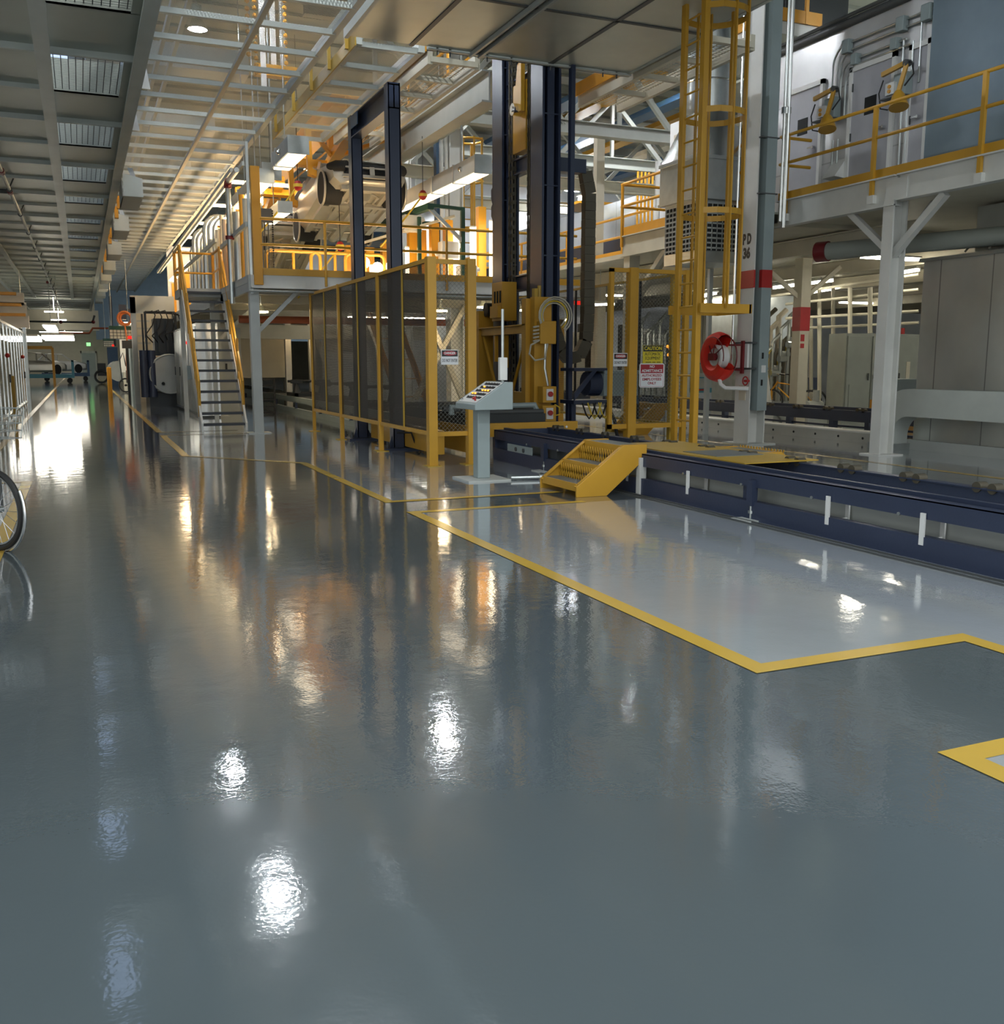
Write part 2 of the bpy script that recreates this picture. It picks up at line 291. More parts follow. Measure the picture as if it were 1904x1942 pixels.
for k, y in enumerate((12.0, 24, 36, 48, 60, 72)):
    S('hanger_rod', 'thin grey rod holding the guard tray up to the roof, rod %d along the aisle' % (k+1), 'hanger rod', MB().cyl((.87, y, 5.33), (.87, y, 9.65), .018, 6).cyl((-3.05, y, 5.25), (-3.05, y, 9.65), .018, 6), 'galv', group='hanger rods of the guard tray')
# brackets hanging from the tray's right edge
def bracket(y, label, w=.4, h=.42):
    r = T('hanging_bracket', label, 'bracket', (.97, y, 4.62), 'brackets along the tray edge')
    P(r, 'drop_plate', MB().box(.97, .985, y+.2, y+1.6, 4.62, 5.25), 'lgrey'); P(r, 'shelf', MB().box(.97, .97+w, y-.02, y+1.9, 4.62, 4.64), 'lgrey'); P(r, 'end_plate', MB().prism([(.985, 4.64), (.97+w, 4.64), (.97+w, 4.64+h*.8), (.985, 4.64+h)], 'y', y, y+.012), 'beam'); P(r, 'strap', MB().bar((.97+w-.05, y+.1, 4.64), (.97+w-.12, y+1.9, 5.5), .1, .012), 'lgrey')
    return r
for i, (y, w) in enumerate(((21.1, .38), (26.6, .36), (32.5, .4), (38, .4), (43, .4), (48, .4), (53, .4), (58, .4))):
    bracket(y, 'grey sheet bracket hanging off the guard tray edge, number %d from the near end' % (i+1), w)
for i, y in enumerate((23.9, 25.5, 29.6, 31, 35, 36.5, 41)):
    S('orange_clip', 'small orange block clipped to the guard tray edge, number %d from the near end' % (i+1), 'clip', MB().box(.965, 1.05, y, y+.16, 4.78, 5.05), 'orange', group='orange clips on the tray edge')
for i, (y, h) in enumerate(((10.9, .6), (14.6, .55), (17.2, .5))):
    S('gusset_plate', 'pale triangular gusset plate at the tray edge, number %d from the near end' % (i+1), 'gusset plate', MB().prism([(.97, 5.05), (1.10, 5.05), (1.02, 5.05+h), (.97, 5.05+h)], 'y', y, y+.02), 'pwhite', group='gusset plates on the tray edge')
# sprinkler pipe under the tray
r = T('sprinkler_pipe', 'thin grey sprinkler pipe with red fittings below the guard tray', 'pipe', (-1.05, 16, 4.78))
P(r, 'pipe', MB().tube([(-1.12, 14, 4.78), (-1.02, 36, 4.78), (-.95, 74, 4.78)], .035), 'galv'); P(r, 'branch_pipe', MB().tube([(-3.2, 22.6, 4.8), (-1.1, 22.6, 4.8)], .045), 'dgrey')
for k in range(12):
    y = 15+3.6*k; x = -1.11+.0035*(y-15); P(r, 'clamp', MB().cyl((x, y-.05, 4.78), (x, y+.05, 4.78), .05, 10).bar((x, y, 4.8), (x+.1, y+.1, 5.05), .02), 'dgrey')
for y in (22.5, 20.2, 47): P(r, 'fitting', MB().cyl((-1.09, y-.12, 4.78), (-1.09, y+.12, 4.78), .055, 10), 'dred')
r = T('fire_main_pipe', 'dark pipe with red elbows crossing below the far end of the guard tray', 'pipe', (-2.4, 70, 3.9))
P(r, 'pipe', MB().tube([(-4.6, 70, 3.65), (-3.2, 70, 3.65), (-3.1, 70, 3.95), (.9, 70, 3.95), (1.05, 70, 4.4)], .07), 'dgrey')
for c in ((-3.15, 70, 3.68), (-3.1, 70, 3.93), (.95, 70, 3.98), (-1, 70, 3.95)): P(r, 'elbow', MB().ball(c, .12), 'dred')
# ================================================================ wire mesh guards (z = 6 m)
def guard(name, label, x0, x1, y0, y1, z, ribs, mat='mesh', centre=None, lips=True):
    r = T(name, label, 'overhead mesh guard', ((x0+x1)/2, y0, z))
    P(r, 'mesh_sheet', MB().quad((x0, y0, z+.04), (x1, y0, z+.04), (x1, y1, z+.04), (x0, y1, z+.04)), mat)
    for x in (x0, x1): P(r, 'edge_beam', MB().box(x-.05, x+.05, y0, y1, z-.02, z+.13), 'beam')
    if centre: P(r, 'centre_rib', MB().box(centre-.035, centre+.035, y0, y1, z-.08, z-.02), 'tan')
    for k, y in enumerate(ribs): P(r, 'cross_rib', MB().box(x0, x1, y-.04, y+.04, z-.03, z+.045), 'beam')
    return r
guard('overhead_mesh_guard', 'wide expanded metal guard ceiling over the aisle beside the guard tray', 1.0, 3.6, 9, 70, 6.0, [9.95+1.1*k for k in range(54)], 'mesh', 2.5)
g2 = guard('overhead_mesh_guard', 'narrow expanded metal guard strip behind the drip pan', 4.02, 4.98, 14.6, 21.1, 6.0, [14.7+1.06*k for k in range(7)], 'mesh2')
P(g2, 'kick_plate', MB().box(3.93, 3.95, 14.5, 21.1, 5.93, 6.12), 'ochre', 'dull yellow kick plate along one edge')
for k, y in enumerate((14.9, 16.0, 17.3, 18.8, 20.6)): P(g2, 'post', MB().box(3.88, 3.93, y-.03, y+.03, 5.98, 6.45), 'ochre')
def grating_walk(label, x0, x1, y0, y1, z, n, toe_x):
    r = T('grating_walkway', label, 'walkway', ((x0+x1)/2, y0, z))
    for x in (x0, x1): P(r, 'edge_beam', MB().box(x-.04, x+.04, y0, y1, z-.08, z+.14), 'cream')
    for k in range(n):
        a = y0+(y1-y0)*k/n; b = y0+(y1-y0)*(k+1)/n
        P(r, 'grating', MB().quad((x0+.05, a+.05, z+.03), (x1-.05, a+.05, z+.03), (x1-.05, b, z+.03), (x0+.05, b, z+.03)), 'grate'); P(r, 'cross_rib', MB().box(x0, x1, a-.03, a+.05, z-.05, z+.03), 'cream')
    P(r, 'kick_plate', MB().box(toe_x-.012, toe_x+.012, y0, y1, z+.1, z+.32), 'orange', 'orange kick plate'); return r
grating_walk('warm lit grating walkway hung between the drip pan and the blue gantry', 5.22, 6.0, 14.9, 21.0, 6.0, 6, 5.15)
grating_walk('white grating walkway hung beside the right edge of the drip pan', 8.55, 9.35, 12.4, 16.3, 6.0, 4, 8.46)
# ================================================================ drip pan
p = T('drip_pan', 'large brushed metal drip pan of flat panels hung overhead', 'drip pan', (6, 5, 6))
xs = (3.78, 4.75, 5.75, 7.02, 8.42); ys = (4.0, 8.2, 12.3, 14.4)
for i in range(4):
    for j in range(3): P(p, 'sheet_panel', MB().box(xs[i]+.03, xs[i+1]-.03, ys[j]+.03, ys[j+1]-.03, 6.0, 6.015), 'pan')
for x in xs[1:4]: P(p, 'seam_channel', MB().box(x-.035, x+.035, 4, 14.4, 5.985, 6.06), 'dgrey')
for y in ys[1:3]: P(p, 'seam_channel', MB().box(3.78, 8.42, y-.03, y+.03, 5.985, 6.05), 'dgrey')
P(p, 'frame_strut', MB().box(5.66, 5.70, 4, 14.4, 5.93, 5.99).box(5.80, 5.84, 4, 14.4, 5.93, 5.99), 'lgrey')
P(p, 'edge_beam', MB().box(5.0, 8.45, 14.4, 14.43, 5.96, 6.22).box(5.0, 8.45, 14.43, 14.5, 6.19, 6.22).box(5.0, 8.45, 14.34, 14.43, 5.96, 5.98), 'beam'); P(p, 'edge_beam', MB().box(3.74, 3.80, 4, 14.4, 5.97, 6.2), 'beam'); P(p, 'edge_beam', MB().box(8.40, 8.46, 4, 14.4, 5.99, 6.1), 'beam')
for x in (5.15, 5.35, 5.95, 6.35, 7.02, 7.95, 8.2): P(p, 'hanger_wire', MB().cyl((x, 14.38, 5.9), (x, 14.38, 9.5), .011, 6).ball((x, 14.38, 6.0), .02, 6), 'dgrey')
# ================================================================ safety fence, left of the lift
fc = T('safety_fence', 'dark smoked mesh safety fence in yellow frames along the lift', 'safety fence', (4.3, 16, 0))
ys = [12.36, 14.82, 17.33, 19.63]
for y, w in zip(ys, (.12, .07, .07, .06)):
    P(fc, 'post', MB().box(4.3-w/2, 4.3+w/2, y-w/2, y+w/2, 0, 2.76), 'yellow'); P(fc, 'foot_plate', MB().box(4.2, 4.4, y-.1, y+.1, 0, .012), 'ochre')
for a, b in zip(ys, ys[1:]):
    P(fc, 'top_bar', MB().box(4.28, 4.32, a, b, 2.70, 2.755), 'yellow'); P(fc, 'bottom_bar', MB().box(4.28, 4.32, a, b, .41, .465), 'yellow')
    P(fc, 'mullion', MB().box(4.285, 4.315, (a+b)/2-.02, (a+b)/2+.02, .465, 2.7), 'ochre'); P(fc, 'mesh_panel', MB().quad((4.3, a+.04, .465), (4.3, b-.04, .465), (4.3, b-.04, 2.7), (4.3, a+.04, 2.7)), 'smoke')
ge = T('fence_gate', 'narrow yellow framed mesh gate at the near end of the smoked fence', 'fence panel', (4.6, 12.4, 0))
P(ge, 'post', MB().box(4.82, 4.94, 12.34, 12.46, 0, 2.76), 'yellow'); P(ge, 'foot_plate', MB().box(4.75, 5.0, 12.28, 12.52, 0, .012), 'ochre')
P(ge, 'top_bar', MB().box(4.36, 4.82, 12.38, 12.42, 2.68, 2.74), 'yellow'); P(ge, 'bottom_bar', MB().box(4.36, 4.82, 12.38, 12.42, .40, .46), 'yellow'); P(ge, 'mesh_panel', MB().quad((4.36, 12.4, .46), (4.82, 12.4, .46), (4.82, 12.4, 2.68), (4.36, 12.4, 2.68)), 'chainm')
def danger(loc, label):
    x, y, z = loc; w, h = .25, .2
    r = T('danger_sign', label, 'sign', loc); P(r, 'plate', MB().box(x-w/2, x+w/2, y, y+.006, z-h/2, z+h/2), 'sign_w', bevel=.004)
    hd_ = P(r, 'header', MB().box(x-w/2+.012, x+w/2-.012, y-.0015, y, z+.01, z+h/2-.01), 'sign_k')
    ov = [(x+.098*cos(t*pi/12), z+.053+.031*sin(t*pi/12)) for t in range(24)]; P(hd_, 'oval', MB().prism(ov, 'y', y-.003, y-.0015), 'sign_r')
    lettering(r, 'DANGER', .045, (x, y-.0045, z+.053), mat='sign_w', width=.16, bold=.001); lettering(r, 'DO NOT ENTER', .06, (x, y-.002, z-.045), mat='sign_k', width=.215); return r
danger((4.57, 12.385, 1.46), 'DANGER DO NOT ENTER sign on the narrow gate beside the smoked fence')
# ---------------------------------------------------------------- blue gantry straddled by the fence
gt = T('lift_gantry', 'dark blue steel gantry of two posts rising behind the smoked fence', 'gantry', (4.62, 16.2, 0))
for y in (17.32, 15.1):
    P(gt, 'post', MB().ibeam((4.66, y, .02), (4.66, y, 5.62), .20, .2, .022, (1, 0, 0)).box(4.565, 4.755, y-.10, y-.085, .02, 5.62), 'mast'); bp_ = P(gt, 'base_plate', MB().box(4.36, 5.0, y-.3, y+.3, 0, .03), 'mast')
    for dx in (-.24, .26):
        for dy in (-.22, .22): P(bp_, 'anchor_bolt', MB().cyl((4.66+dx, y+dy, .03), (4.66+dx, y+dy, .14), .02, 8).cyl((4.66+dx, y+dy, .05), (4.66+dx, y+dy, .09), .04, 6), 'dgrey')
    P(gt, 'rib', MB().prism([(4.5, .03), (4.57, .03), (4.57, .25)], 'y', y-.01, y+.01).prism([(4.75, .03), (4.85, .03), (4.75, .25)], 'y', y-.01, y+.01), 'mast')
P(gt, 'top_beam', MB().ibeam((4.66, 15.0, 5.42), (4.66, 17.42, 5.42), .2, .36), 'mast'); P(gt, 'label_plate', MB().box(4.55, 4.56, 16.75, 17.2, 5.38, 5.58), 'bluel')
# ================================================================ operator console
cs = T('operator_console', 'grey sloped push button console standing on a square post', 'console', (4.36, 10.6, 0))
prof = [(4.15, .845), (4.63, .845), (4.63, 1.165), (4.54, 1.165), (4.17, .925), (4.15, .91)]
P(cs, 'cabinet', MB().prism(prof, 'y', 10.42, 11.06), 'grey', bevel=.006); P(cs, 'post', MB().box(4.28, 4.44, 10.66, 10.82, .02, .845), 'grey', bevel=.01); P(cs, 'base_plate', MB().box(4.08, 4.62, 10.45, 11.0, 0, .02), 'lgrey')
sl = V((.37, 0, .24)).normalized(); nn = V((-sl.z, 0, sl.x))
def onpan(t, y): return V((4.17, y, .925))+sl*t+nn*.002
P(cs, 'panel_face', MB().quad(onpan(.012, 10.46), onpan(.012, 11.02), onpan(.425, 11.02), onpan(.425, 10.46)), 'pwhite')
for k in range(5):
    t = .10+.07*k; br_ = P(cs, 'button_row', MB().bar(onpan(t, 10.50)+nn*.004, onpan(t, 10.92)+nn*.004, .034, .008, nn), 'sign_k')
    for j in range(5):
        y = 10.54+.085*j; lit = (k, j) in ((1, 3), (1, 4), (2, 0), (2, 1), (2, 2), (3, 3)); P(br_, 'push_button', MB().cyl(onpan(t, y)+nn*.008, onpan(t, y)+nn*.02, .012, 8), 'amber' if lit else 'dgrey', 'lit amber push button' if lit else None)
P(cs, 'emergency_button', MB().cyl(onpan(.05, 10.55), onpan(.05, 10.55)+nn*.03, .012, 10).cyl(onpan(.05, 10.55)+nn*.03, onpan(.05, 10.55)+nn*.045, .026, 12), 'red', 'red mushroom push button'); P(cs, 'key_switch', MB().cyl(onpan(.04, 10.95), onpan(.04, 10.95)+nn*.03, .014, 10), 'chrome')
rz = T('console_riser', 'thin grey conduit rising behind the console with a white box on it', 'conduit', (4.66, 10.8, 0))
P(rz, 'tube', MB().cyl((4.66, 10.8, .9), (4.66, 10.8, 2.02), .018, 10), 'galv'); P(rz, 'box', MB().box(4.60, 4.70, 10.74, 10.8, 1.18, 1.45), 'pwhite', bevel=.006)
S('floor_conduit', 'galvanised conduit lying on the floor from the console to the conveyor', 'conduit', MB().tube([(4.64, 10.5, .03), (5.0, 10.42, .03), (5.4, 10.3, .03)], .022).cyl((4.98, 10.43, .03), (5.06, 10.41, .03), .04, 10), 'galv')
# ================================================================ mezzanine
mz = T('mezzanine_platform', 'steel mezzanine platform with yellow railing carrying the car bodies', 'mezzanine', (3.2, 19.4, 2.8))
P(mz, 'deck', MB().box(3.12, 10.2, 19.45, 60, 3.0, 3.06), 'olive'); P(mz, 'fascia_beam', MB().box(3.1, 10.2, 19.36, 19.44, 2.80, 3.05).box(3.1, 10.2, 19.3, 19.48, 2.80, 2.82), 'white'); P(mz, 'fascia_beam', MB().box(3.06, 3.12, 19.4, 60, 2.74, 3.05), 'lgrey')
P(mz, 'kick_plate', MB().box(3.3, 10.2, 19.34, 19.36, 3.05, 3.18), 'yellow'); P(mz, 'service_pipe', MB().tube([(3.05, 19.25, 2.74), (10.2, 19.25, 2.74)], .022), 'galv')
for z, nme in ((4.10, 'top_rail'), (3.62, 'mid_rail')): P(mz, nme, MB().tube([(3.3, 19.33, z), (10.1, 19.33, z)], .028), 'yellow')
for x in (4.55, 7.08, 9.5): P(mz, 'railing_post', MB().cyl((x, 19.32, 2.86), (x, 19.32, 4.1), .026, 10), 'yellow')
for k in range(9): P(mz, 'floor_beam', MB().ibeam((3.2, 20+3*k, 2.85), (10.1, 20+3*k, 2.85), .15, .26), 'cream')
for x, y in ((3.17, 19.55), (3.25, 26), (9.6, 21.5), (8.2, 28), (3.3, 34)): P(mz, 'column', MB().box(x-.09, x+.09, y-.09, y+.09, .02, 2.82), 'lgrey'); P(mz, 'foot_plate', MB().box(x-.22, x+.22, y-.2, y+.2, 0, .02), 'lgrey')
P(mz, 'brace', MB().bar((3.2, 19.55, 1.95), (4.05, 19.55, 2.8), .08), 'lgrey'); P(mz, 'brace', MB().bar((3.25, 26, 1.9), (4.2, 26, 2.8), .09), 'lgrey')
S('corner_post', 'tall orange yellow box post at the near corner of the mezzanine', 'post', MB().box(3.16, 3.33, 19.31, 19.47, 2.86, 5.05), 'orange', bevel=.01)
fp = T('fire_standpipe', 'grey standpipe with dark red elbow at the mezzanine corner', 'pipe', (3.05, 20.6, 2.7))
P(fp, 'pipe', MB().cyl((3.0, 21.2, 2.6), (3.0, 21.2, 4.92), .055, 12), 'galv'); P(fp, 'elbow', MB().tube(arc((3.0, 21.08, 4.92), (0, 1, 0), (0, 0, 1), .12, 0, pi/2, 6), .075), 'dred'); P(fp, 'branch', MB().cyl((3.0, 21.1, 5.04), (3.0, 19.9, 5.06), .05, 10), 'galv'); P(fp, 'clamp', MB().cyl((3.0, 21.2, 3.9), (3.0, 21.2, 3.97), .09, 10), 'dred')
S('grey_upright', 'slim blue grey upright beside the orange corner post', 'post', MB().box(3.10, 3.15, 19.42, 19.48, 2.7, 5.5), 'galv')
# conduits standing along the left edge of the mezzanine
for i in range(13):
    y = 19.9+.62*i; rr = (.05, .085, .06, .11, .05, .075, .09)[i % 7]; mat = ('tan', 'cream', 'orange', 'galv', 'cream', 'orange', 'tan')[i % 7]; z1 = 4.45+.35*((i*37) % 5)/4  # tan, cream and orange put the warm light into the pipe colour
    S('conduit_riser', '%s vertical pipe in the row coloured for warm light on the mezzanine edge, number %d from the orange corner post' % ({'galv': 'silver', 'tan': 'tan', 'cream': 'cream', 'orange': 'orange'}[mat], i+1), 'pipe', MB().cyl((3.26, y, 2.9), (3.26, y, z1), rr, 12), mat, group='pipes along the mezzanine edge')
for i in range(7):
    y = 25.2+.9*i; h = 4.9+.12*(i % 3)
    pts = [V((3.2, y, 2.9)), V((3.2, y, h-.35))]+arc((3.2+.35, y, h-.35), (-1, 0, 0), (0, 0, 1), .35, 0, pi/2, 6)+[V((4.2, y, h))]
    S('bent_conduit', 'silver conduit with a bent top over the mezzanine, number %d behind the stair head' % (i+1), 'conduit', MB().tube(pts, .05+.012*(i % 3)), 'galv', group='bent conduits behind the stair')
for i, (y, h) in enumerate(((23.2, 4.75), (24.7, 4.6), (27.5, 4.4), (30, 4.3), (34, 4.3), (39, 4.3))): S('edge_post', 'orange square post on the mezzanine edge, number %d from the corner' % (i+1), 'post', MB().box(3.32, 3.46, y-.07, y+.07, 3.06, h), 'orange', group='orange posts on the mezzanine edge')
for i, (a, b) in enumerate((((3.08, 19.5, 4.0), (3.08, 23.2, 3.95)), ((3.08, 19.5, 2.95), (3.08, 25, 2.98)), ((3.08, 24, 4.2), (3.08, 34, 4.2)), ((3.06, 21, 5.25), (3.06, 42, 4.95)), ((3.3, 21, 5.4), (3.3, 44, 5.1)))): S('strut_channel', 'grey strut channel running along the mezzanine edge pipes, %s' % ('upper near piece', 'lower near piece', 'piece behind the stair', 'high piece', 'highest piece')[i], 'channel', MB().bar(a, b, .05, .09), 'beam')
# ================================================================ stair
st = T('steel_stair', 'steep steel stair with yellow handrails up to the mezzanine', 'stair', (2.65, 20.5, 0))
y0, y1, H1 = 20.45, 23.42, 3.04; N = 14
for x in (2.2, 3.08): P(st, 'stringer', MB().prism([(y0, 0), (y0+.28, 0), (y1+.1, H1-.22), (y1+.1, H1), (y1-.12, H1), (y0, .16)], 'x', x-.02, x+.02), 'white')
for k in range(N):
    f = (k+.6)/N; y = y0+(y1-y0)*f+.04; z = H1*f+.02; P(st, 'tread', MB().box(2.22, 3.06, y-.08, y+.14, z-.025, z).box(2.22, 3.06, y-.085, y-.065, z-.05, z), 'tread')
P(st, 'landing', MB().box(2.18, 3.1, y1, 24.9, 2.86, 3.05), 'lgrey', 'landing at the stair head')
for x in (2.2, 3.08):
    P(st, 'handrail', MB().tube([(x, y0+.38, .28), (x, y0+.36, 1.0), (x, y1, H1+.92), (x, 24.8, H1+.92)], .032), 'yellow'); P(st, 'mid_rail', MB().tube([(x, y0+.38, .62), (x, y1, H1+.48), (x, 24.8, H1+.48)], .024), 'yellow')
    for f in (.3, .62, .95): P(st, 'rail_post', MB().cyl((x, y0+(y1-y0)*f, H1*f), (x, y0+(y1-y0)*f, H1*f+.98), .024, 8), 'yellow')
    for yy in (24.78, 23.5): P(st, 'landing_post', MB().cyl((x, yy, 3.0), (x, yy, 4.0), .035, 8), 'orange')
for z in (3.96, 3.5): P(st, 'landing_rail', MB().tube([(2.2, 24.78, z), (3.08, 24.78, z)], .026), 'orange')
for x in (2.3, 3.0): P(st, 'landing_leg', MB().box(x-.05, x+.05, 24.6, 24.7, 0, 2.86), 'lgrey')
# ================================================================ machine behind the stair
mc = T('process_machine', 'dark floor machine with blue drums and a big round grey door beside the stair', 'machine', (2.3, 33, 0))
P(mc, 'base', MB().box(1.95, 3.0, 32.6, 34.6, 0, .42), 'iron'); rd_ = P(mc, 'round_door', MB().cyl((2.58, 32.5, 1.02), (2.58, 32.42, 1.02), .63, 32).ring((2.58, 32.41, 1.02), (0, 1, 0), .60, .03), 'lgrey', 'round grey door'); P(rd_, 'door_port', MB().cyl((2.36, 32.39, .72), (2.36, 32.42, .72), .05, 12), 'dark')
P(mc, 'vessel', MB().cyl((2.6, 32.55, 1.02), (2.6, 34.3, 1.02), .6, 24), 'iron')
for x in (1.82, 2.06): P(mc, 'drum', MB().cyl((x, 32.5, .3), (x, 32.5, 1.75), .125, 16), 'blue')
P(mc, 'control_tower', MB().box(2.2, 2.8, 32.9, 33.8, 1.6, 2.75).box(2.3, 2.4, 32.8, 32.9, 1.7, 2.7).box(2.55, 2.62, 32.8, 32.9, 1.7, 2.7), 'iron'); P(mc, 'frame', MB().bar((1.95, 32.8, .42), (1.95, 32.8, 2.95), .07).bar((2.85, 32.8, 1.5), (2.85, 32.8, 2.95), .07).bar((1.95, 32.8, 2.93), (2.85, 32.8, 2.93), .08).bar((1.95, 34.4, .42), (1.95, 34.4, 2.95), .06), 'iron')
for k in range(6):
    x = 1.95+.16*k; P(mc, 'cable', MB().tube([V((x, 32.7, 2.9))]+[V((x+.3*sin(t*.8)+.03*k, 32.7-.02*k, 2.9+.22*sin(t*1.05+k*.4)-.12*t)) for t in (1, 2, 3, 4)]+[V((x+.2, 32.9, 2.0))], .02, 6), 'black')
ho = T('machine_housing', 'tall grey green machine housing panel behind the round door machine', 'housing', (2.4, 35, 0))
P(ho, 'side_post', MB().box(1.62, 1.78, 34.6, 34.8, 0, 3.5), 'lgrey'); P(ho, 'top_panel', MB().box(1.62, 3.0, 34.6, 34.75, 2.98, 3.55), 'lgrey'); P(ho, 'rear_panel', MB().box(1.78, 3.05, 36.4, 36.5, 0, 3.3), 'cream')
for k in range(6): P(ho, 'louvre', MB().box(1.8, 2.2, 34.7, 34.74, 1.5+.24*k, 1.56+.24*k), 'lgrey')
cb = T('panel_cabinet', 'long silver control cabinet under the mezzanine beside the stair', 'cabinet', (2.95, 28, 0))
P(cb, 'body', MB().box(2.68, 3.2, 25.4, 31.6, .05, 2.35), 'alu'); P(cb, 'plinth', MB().box(2.7, 3.18, 25.45, 31.5, 0, .05), 'dgrey')
for k in range(4): dr_ = P(cb, 'door', MB().box(2.66, 2.68, 25.5+1.5*k, 26.92+1.5*k, .12, 2.28), 'galv'); P(dr_, 'handle', MB().box(2.635, 2.66, 26.8+1.5*k, 26.84+1.5*k, 1.0, 1.25), 'dgrey')
P(cb, 'operator_box', MB().box(2.48, 2.66, 26.2, 26.5, .95, 1.3), 'grey'); P(cb, 'pilot_strip', MB().box(2.64, 2.66, 27.3, 27.42, 1.2, 2.0), 'pwhite'); P(cb, 'pilot_lamp', MB().ball((2.63, 27.36, 1.9), .04), 'redl', 'red pilot lamp')
c2 = T('operator_cabinet', 'wide beige cabinet with push buttons under the mezzanine', 'cabinet', (4.6, 31, 0))
P(c2, 'body', MB().box(3.9, 6.2, 31.6, 32.3, .9, 2.3), 'cream'); P(c2, 'stand', MB().box(4.0, 4.1, 31.7, 31.8, 0, .9).box(6.0, 6.1, 31.7, 31.8, 0, .9), 'dgrey')
for x, cs_ in ((4.55, ('lgreen', 'pwhite', 'red')), (5.15, ('pwhite', 'lgreen', 'red'))):
    bpl = P(c2, 'button_plate', MB().box(x-.08, x+.08, 31.58, 31.6, 1.1, 1.75), 'pwhite')
    for j, c in enumerate(cs_): P(bpl, 'push_button', MB().cyl((x, 31.58, 1.6-.2*j), (x, 31.54, 1.6-.2*j), .05, 10), c)
g3 = T('panel_tower', 'grey cabinet seen through the open stair treads', 'cabinet', (3.4, 28.6, 0)); P(g3, 'body', MB().box(3.28, 4.2, 28.4, 29.2, 0, 2.35), 'lgrey'); P(g3, 'warning_label', MB().box(3.5, 3.66, 28.39, 28.4, 1.6, 1.75), 'sign_y'); P(g3, 'switch', MB().box(3.75, 3.8, 28.36, 28.4, 1.15, 1.35), 'black')
# rust red pipe and rails below the deck
S('red_main_pipe', 'rust red pipe slung below the mezzanine deck', 'pipe', MB().tube([(3.6, 24.5, 2.42), (9.8, 24.5, 2.42)], .09, 12), 'rpipe')
S('under_deck_beam', 'cream beam crossing below the mezzanine beyond the red pipe', 'beam', MB().box(3.4, 10, 28.6, 28.9, 2.05, 2.45), 'cream')
for i, (u, v, y) in enumerate(((495, 593, 21.5), (490, 622, 25.6), (836, 591, 21), (917, 584, 21.4), (986, 590, 21.6))):
    c = yp(u, v, y); r = T('work_lamp', 'small round warm lamp below the mezzanine, number %d from the stair' % (i+1), 'lamp', c, 'lamps below the mezzanine')
    P(r, 'shade', MB().tube([c+V((0, 0, .16)), c+V((0, 0, .1)), c+V((0, 0, 0))], [.05, .07, .17], 14, False), 'alu'); P(r, 'lens', MB().cyl(c, c+V((0, 0, .03)), .15, 14), 'lampw'); P(r, 'stem', MB().cyl(c+V((0, 0, .14)), (c.x, c.y, 2.98), .012, 6), 'galv')
# far aisle conveyor beyond the lift
cv = T('transfer_conveyor', 'pale blue grey conveyor running away below the mezzanine', 'conveyor', (5.9, 18, 0))
for x in (5.45, 6.4): P(cv, 'side_rail', MB().box(x-.04, x+.04, 17.2, 46, .28, .43), 'grey'); P(cv, 'lower_beam', MB().box(x-.05, x+.05, 17.2, 46, 0, .12), 'grey')
for k in range(10): P(cv, 'leg', MB().box(5.4, 5.46, 18+3*k, 18.1+3*k, .1, .3).box(6.38, 6.44, 18+3*k, 18.1+3*k, .1, .3), 'blue')
for k in range(24): P(cv, 'roller', MB().cyl((5.49, 17.6+1.18*k, .38), (6.36, 17.6+1.18*k, .38), .05, 10), 'dgrey')
for i, (x, y) in enumerate(((5.9, 28), (5.9, 24.6), (5.9, 21.2))):
    r = T('skid_carrier', 'black skid carrier on the conveyor below the mezzanine, number %d from the far end' % (i+1), 'carrier', (x, y, .43), 'skid carriers under the mezzanine')
    P(r, 'base_frame', MB().box(x-.42, x+.42, y-.6, y-.5, .43, .53).box(x-.42, x+.42, y+.5, y+.6, .43, .53).box(x-.42, x-.32, y-.6, y+.6, .43, .53).box(x+.32, x+.42, y-.6, y+.6, .43, .53), 'iron')
    for dx in (-.36, .36): P(r, 'upright', MB().tube([(x+dx, y-.55, .53), (x+dx, y-.55, .8)], [.11, .05], 10).box(x+dx-.15, x+dx+.15, y-.65, y-.45, .8, .9), 'iron')
    P(r, 'cross_bar', MB().cyl((x-.6, y-.55, .86), (x+.6, y-.55, .86), .035, 8), 'iron')
r = T('black_stand', 'black square tube stand on the floor below the mezzanine', 'stand', (4.5, 26.5, 0))
P(r, 'frame', MB().bar((4.4, 26.5, 0), (4.4, 26.5, .95), .05).bar((4.75, 26.5, 0), (4.75, 26.5, .95), .05).bar((4.4, 26.5, .93), (4.75, 26.5, .93), .05).bar((4.4, 26.5, .05), (4.75, 26.5, .05), .05), 'black')
for k in range(4): P(r, 'rung', MB().bar((4.42, 26.5, .2+.19*k), (4.73, 26.5, .2+.19*k), .03), 'black')
S('ribbed_partition', 'ribbed grey partition with warm light behind it below the mezzanine', 'partition', MB().box(6.9, 10.2, 30, 30.1, 0, 2.9), 'farwall')
for i in range(4):
    x = 6.0+.75*i; S('bright_column', 'white post lit from beside below the mezzanine, number %d from the conveyor' % (i+1), 'post', MB().box(x-.09, x+.09, 30.8, 31, 0, 2.7), 'white', group='white posts under the mezzanine')
for i, (a, b) in enumerate((((6.4, 29.5, 2.6), (7.0, 29.5, .9)), ((7.6, 27.5, 2.6), (8.4, 27.5, .7)), ((7.3, 21.6, 2.75), (8.3, 21.6, .5)), ((8.7, 22.5, 2.75), (7.4, 22.5, .5)))): S('diagonal_strut', 'cream diagonal strut below the mezzanine, %s' % ('by the far white posts', 'before the ribbed partition', 'leaning right behind the lift', 'leaning left behind the lift')[i], 'strut', MB().bar(a, b, .12), 'cream')
